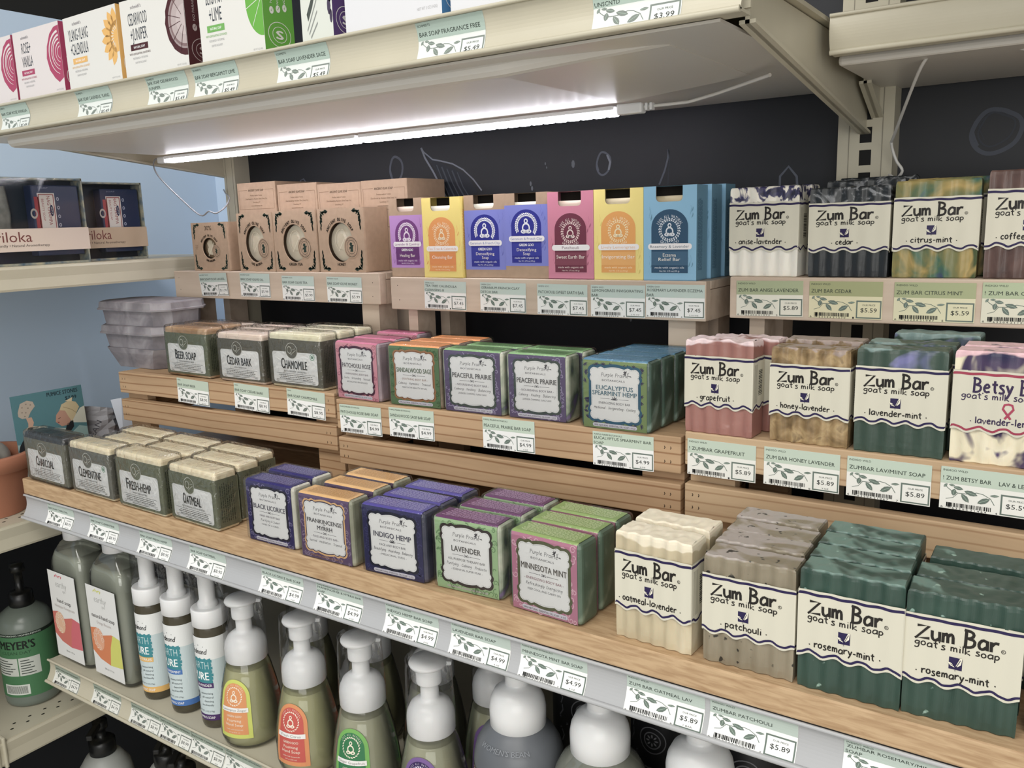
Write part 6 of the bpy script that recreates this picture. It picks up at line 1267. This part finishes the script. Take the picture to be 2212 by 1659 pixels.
def domed(label, x, y, cap, rb, bodym, zc=.131, lab=None, embossed=False, group='domed pump bottles'):
    t = thing('soap_bottle', label, 'pump bottle', (x, y, ZL), 0, group)
    P = [(rb*.9, 0), (rb*.98, .003), (rb, .008), (rb, zc-.036), (rb*.985, zc-.030), (rb*.93, zc-.020), (rb*.80, zc-.010), (rb*.66, zc-.004), (.026, zc-.0005)]
    MB().lathe(P, bodym, 56).build('body', t)
    c = cap; MB().lathe([(c*.96, zc-.001), (c, zc), (c*1.01, zc+.016), (c*.96, zc+.024), (c*.82, zc+.032), (c*.58, zc+.0375), (.0115, zc+.039), (.0112, zc+.042)], whitep, 44, cap=(True, False)).build('cap', t); cap_ = CAPOF(t)
    MB().lathe([(.0112, zc+.040), (.0110, zc+.060), (.014, zc+.061), (.014, zc+.072), (.002, zc+.073)], whitep, 32).build('pump_head', cap_)
    if lab:
        mb = MB(); I = Ink(mb, wrapfn(rb, R(-125), .010)); n = 60; hgt = (zc-.048)*1000
        I.rect(-30, 0, 175, hgt, '#c9cdd6', 0, n, 1)
        if lab == 'pattern':
            I.rect(-30, 0, 62, hgt, '#4a2c24', 1, 30, 1); cs = ('#a33a30', '#5c3a2c', '#c9a88a', '#7c2c28', '#2c2220')
            for i in range(6):
                for j in range(5):
                    u, v = -26+i*15, 4+j*15
                    if v+12 > hgt: continue
                    I.rect(u, v, u+13, v+13, '#d9cdb9', 2, 3, 1); I.rect(u+1, v+1, u+12, v+12, cs[(i*2+j) % 5], 3, 3, 1); I.poly([(u+6.5, v+1.5), (u+11.5, v+6.5), (u+6.5, v+11.5), (u+1.5, v+6.5)], cs[(i+j*3+1) % 5], 4)
            for q in range(24): I.ell(-28+q*4, hgt-2, .9, .9, '#e3ddd0', 3, 7)
        mb.build('label', t)
    if embossed:
        mb = MB(); I = Ink(mb, lambda u, v, l: ((.036+v*.0008+l)*math.cos(R(-100)+u*.001/.036), (.036+v*.0008+l)*math.sin(R(-100)+u*.001/.036), zc-.0085-v*.0009+l))
        vs = MB(); J = Ink(mb, lambda u, v, l: ((.0395-v*.0009)*math.cos(R(-118)+u*.001/.036), (.0395-v*.0009)*math.sin(R(-118)+u*.001/.036), zc-.0125+v*.00075+.0006))
        J.text("WOMEN'S BEAN", 0, 0, 48, 4.2, '#85898f', 1); mb.build('embossed_word', t)
    return t
greyb = mat('slate_plastic', '#63676d', .38); palel = liquid('pale_olive_soap', '#b5b8a8', '#8b8e80', .62)
domed('grey bottle with a white domed cap and a patterned red-brown label', -.4130, .0505, .0265, .0430, greyb, lab='pattern', embossed=True)
domed('pale olive bottle with a white domed cap beside the grey one', -.3255, .0500, .0265, .0430, palel, zc=.133)
domed('white domed-cap bottle farthest along the lower shelf', -.2330, .0500, .0275, .0440, mat('oat_plastic', '#9c9a8c', .4), zc=.134)
def darkb(label, x, y, rz):
    t = thing('soap_bottle', label, 'bottle', (x, y, ZL), R(rz), 'dark printed bottles at the rear'); r = .036
    MB().lathe([(r*.95, 0), (r, .003), (r, .120), (r*.9, .134), (r*.55, .150), (.014, .158), (.014, .166)], mat('black_label_plastic', '#1b1b1f', .45), 40).build('body', t)
    MB().lathe([(.016, .164), (.016, .182), (.013, .184)], whitep, 24).build('cap', t)
    mb = MB(); I = Ink(mb, lambda u, v, l: (((r-.002 if v < 120 else r-.0005-(v-120)*.0009)+.0006+l+.0015)*math.cos(R(-75)+u*.001/r), ((r-.002 if v < 120 else r-.0005-(v-120)*.0009)+.0021+l)*math.sin(R(-75)+u*.001/r), v*.001))
    I.ell(0, 100, 14, 14, '#77777c', 1, 26, inner=.92); I.ell(0, 100, 9, 9, '#77777c', 1, 22, inner=.86)
    for a in range(0, 360, 45): I.leaf(4.5*math.cos(R(a)), 100+4.5*math.sin(R(a)), 4.4, 1.8, a, '#88888c', 2)
    for q in range(7): I.line([(-26+3*math.sin(q), 20+q*14), (-22+4*math.sin(q*2), 27+q*14), (-27+3*math.sin(q*3), 33+q*14)], 1.4, '#6c6c74', 1)
    I.rect(18, 84, 25, 94, '#b5b5b8', 1); I.rect(19, 85, 24, 88.6, '#1b1b1f', 2); I.rect(19, 89.6, 24, 93, '#1b1b1f', 2)
    for q in range(8): I.rect(-12, 20+q*7, 12+(q*5) % 9, 22+q*7, '#6c6c74', 1, 4, 1)
    mb.build('label', t); return t
darkb('dark printed bottle with a ring emblem, peeping between the grey and pale olive bottles', -.4060, .170, 10)
darkb('dark printed bottle peeping behind the pale olive bottle', -.3120, .165, -15)
darkb('dark printed bottle in the shade near the farthest domed cap', -.230, .160, 0)
for i, (x, y, zc) in enumerate(((-1.236, .085, .140), (-1.135, .130, .130), (-1.050, .100, .148))):
    t = thing('lotion_bottle', ('milky bottle with a black pump on the dark low shelf, nearest the side unit', 'milky bottle with a black pump half hidden behind on the low shelf', 'dark bottle with a black pump on the low shelf beneath the price rail')[i], 'pump bottle', (x, y, -.6195), R(40), 'black-pumped bottles on the low shelf')
    MB().lathe([(.038, 0), (.042, .004), (.042, .085), (.038, .108), (.026, .126), (.017, .131)], hdpe if i != 2 else blackp, 40).build('body', t)
    mb = MB().lathe([(.0175, .130), (.0195, .131), (.0195, .150), (.016, .153), (.007, .154), (.007, .168), (.011, .169), (.011, .181), (.003, .183)], blackp, 28); mb.rbox(-.005, -.045, .174, .005, .0, .182, blackp, .002); mb.build('pump_head', t)
    if zc: t.scale = (1, 1, zc/.131)
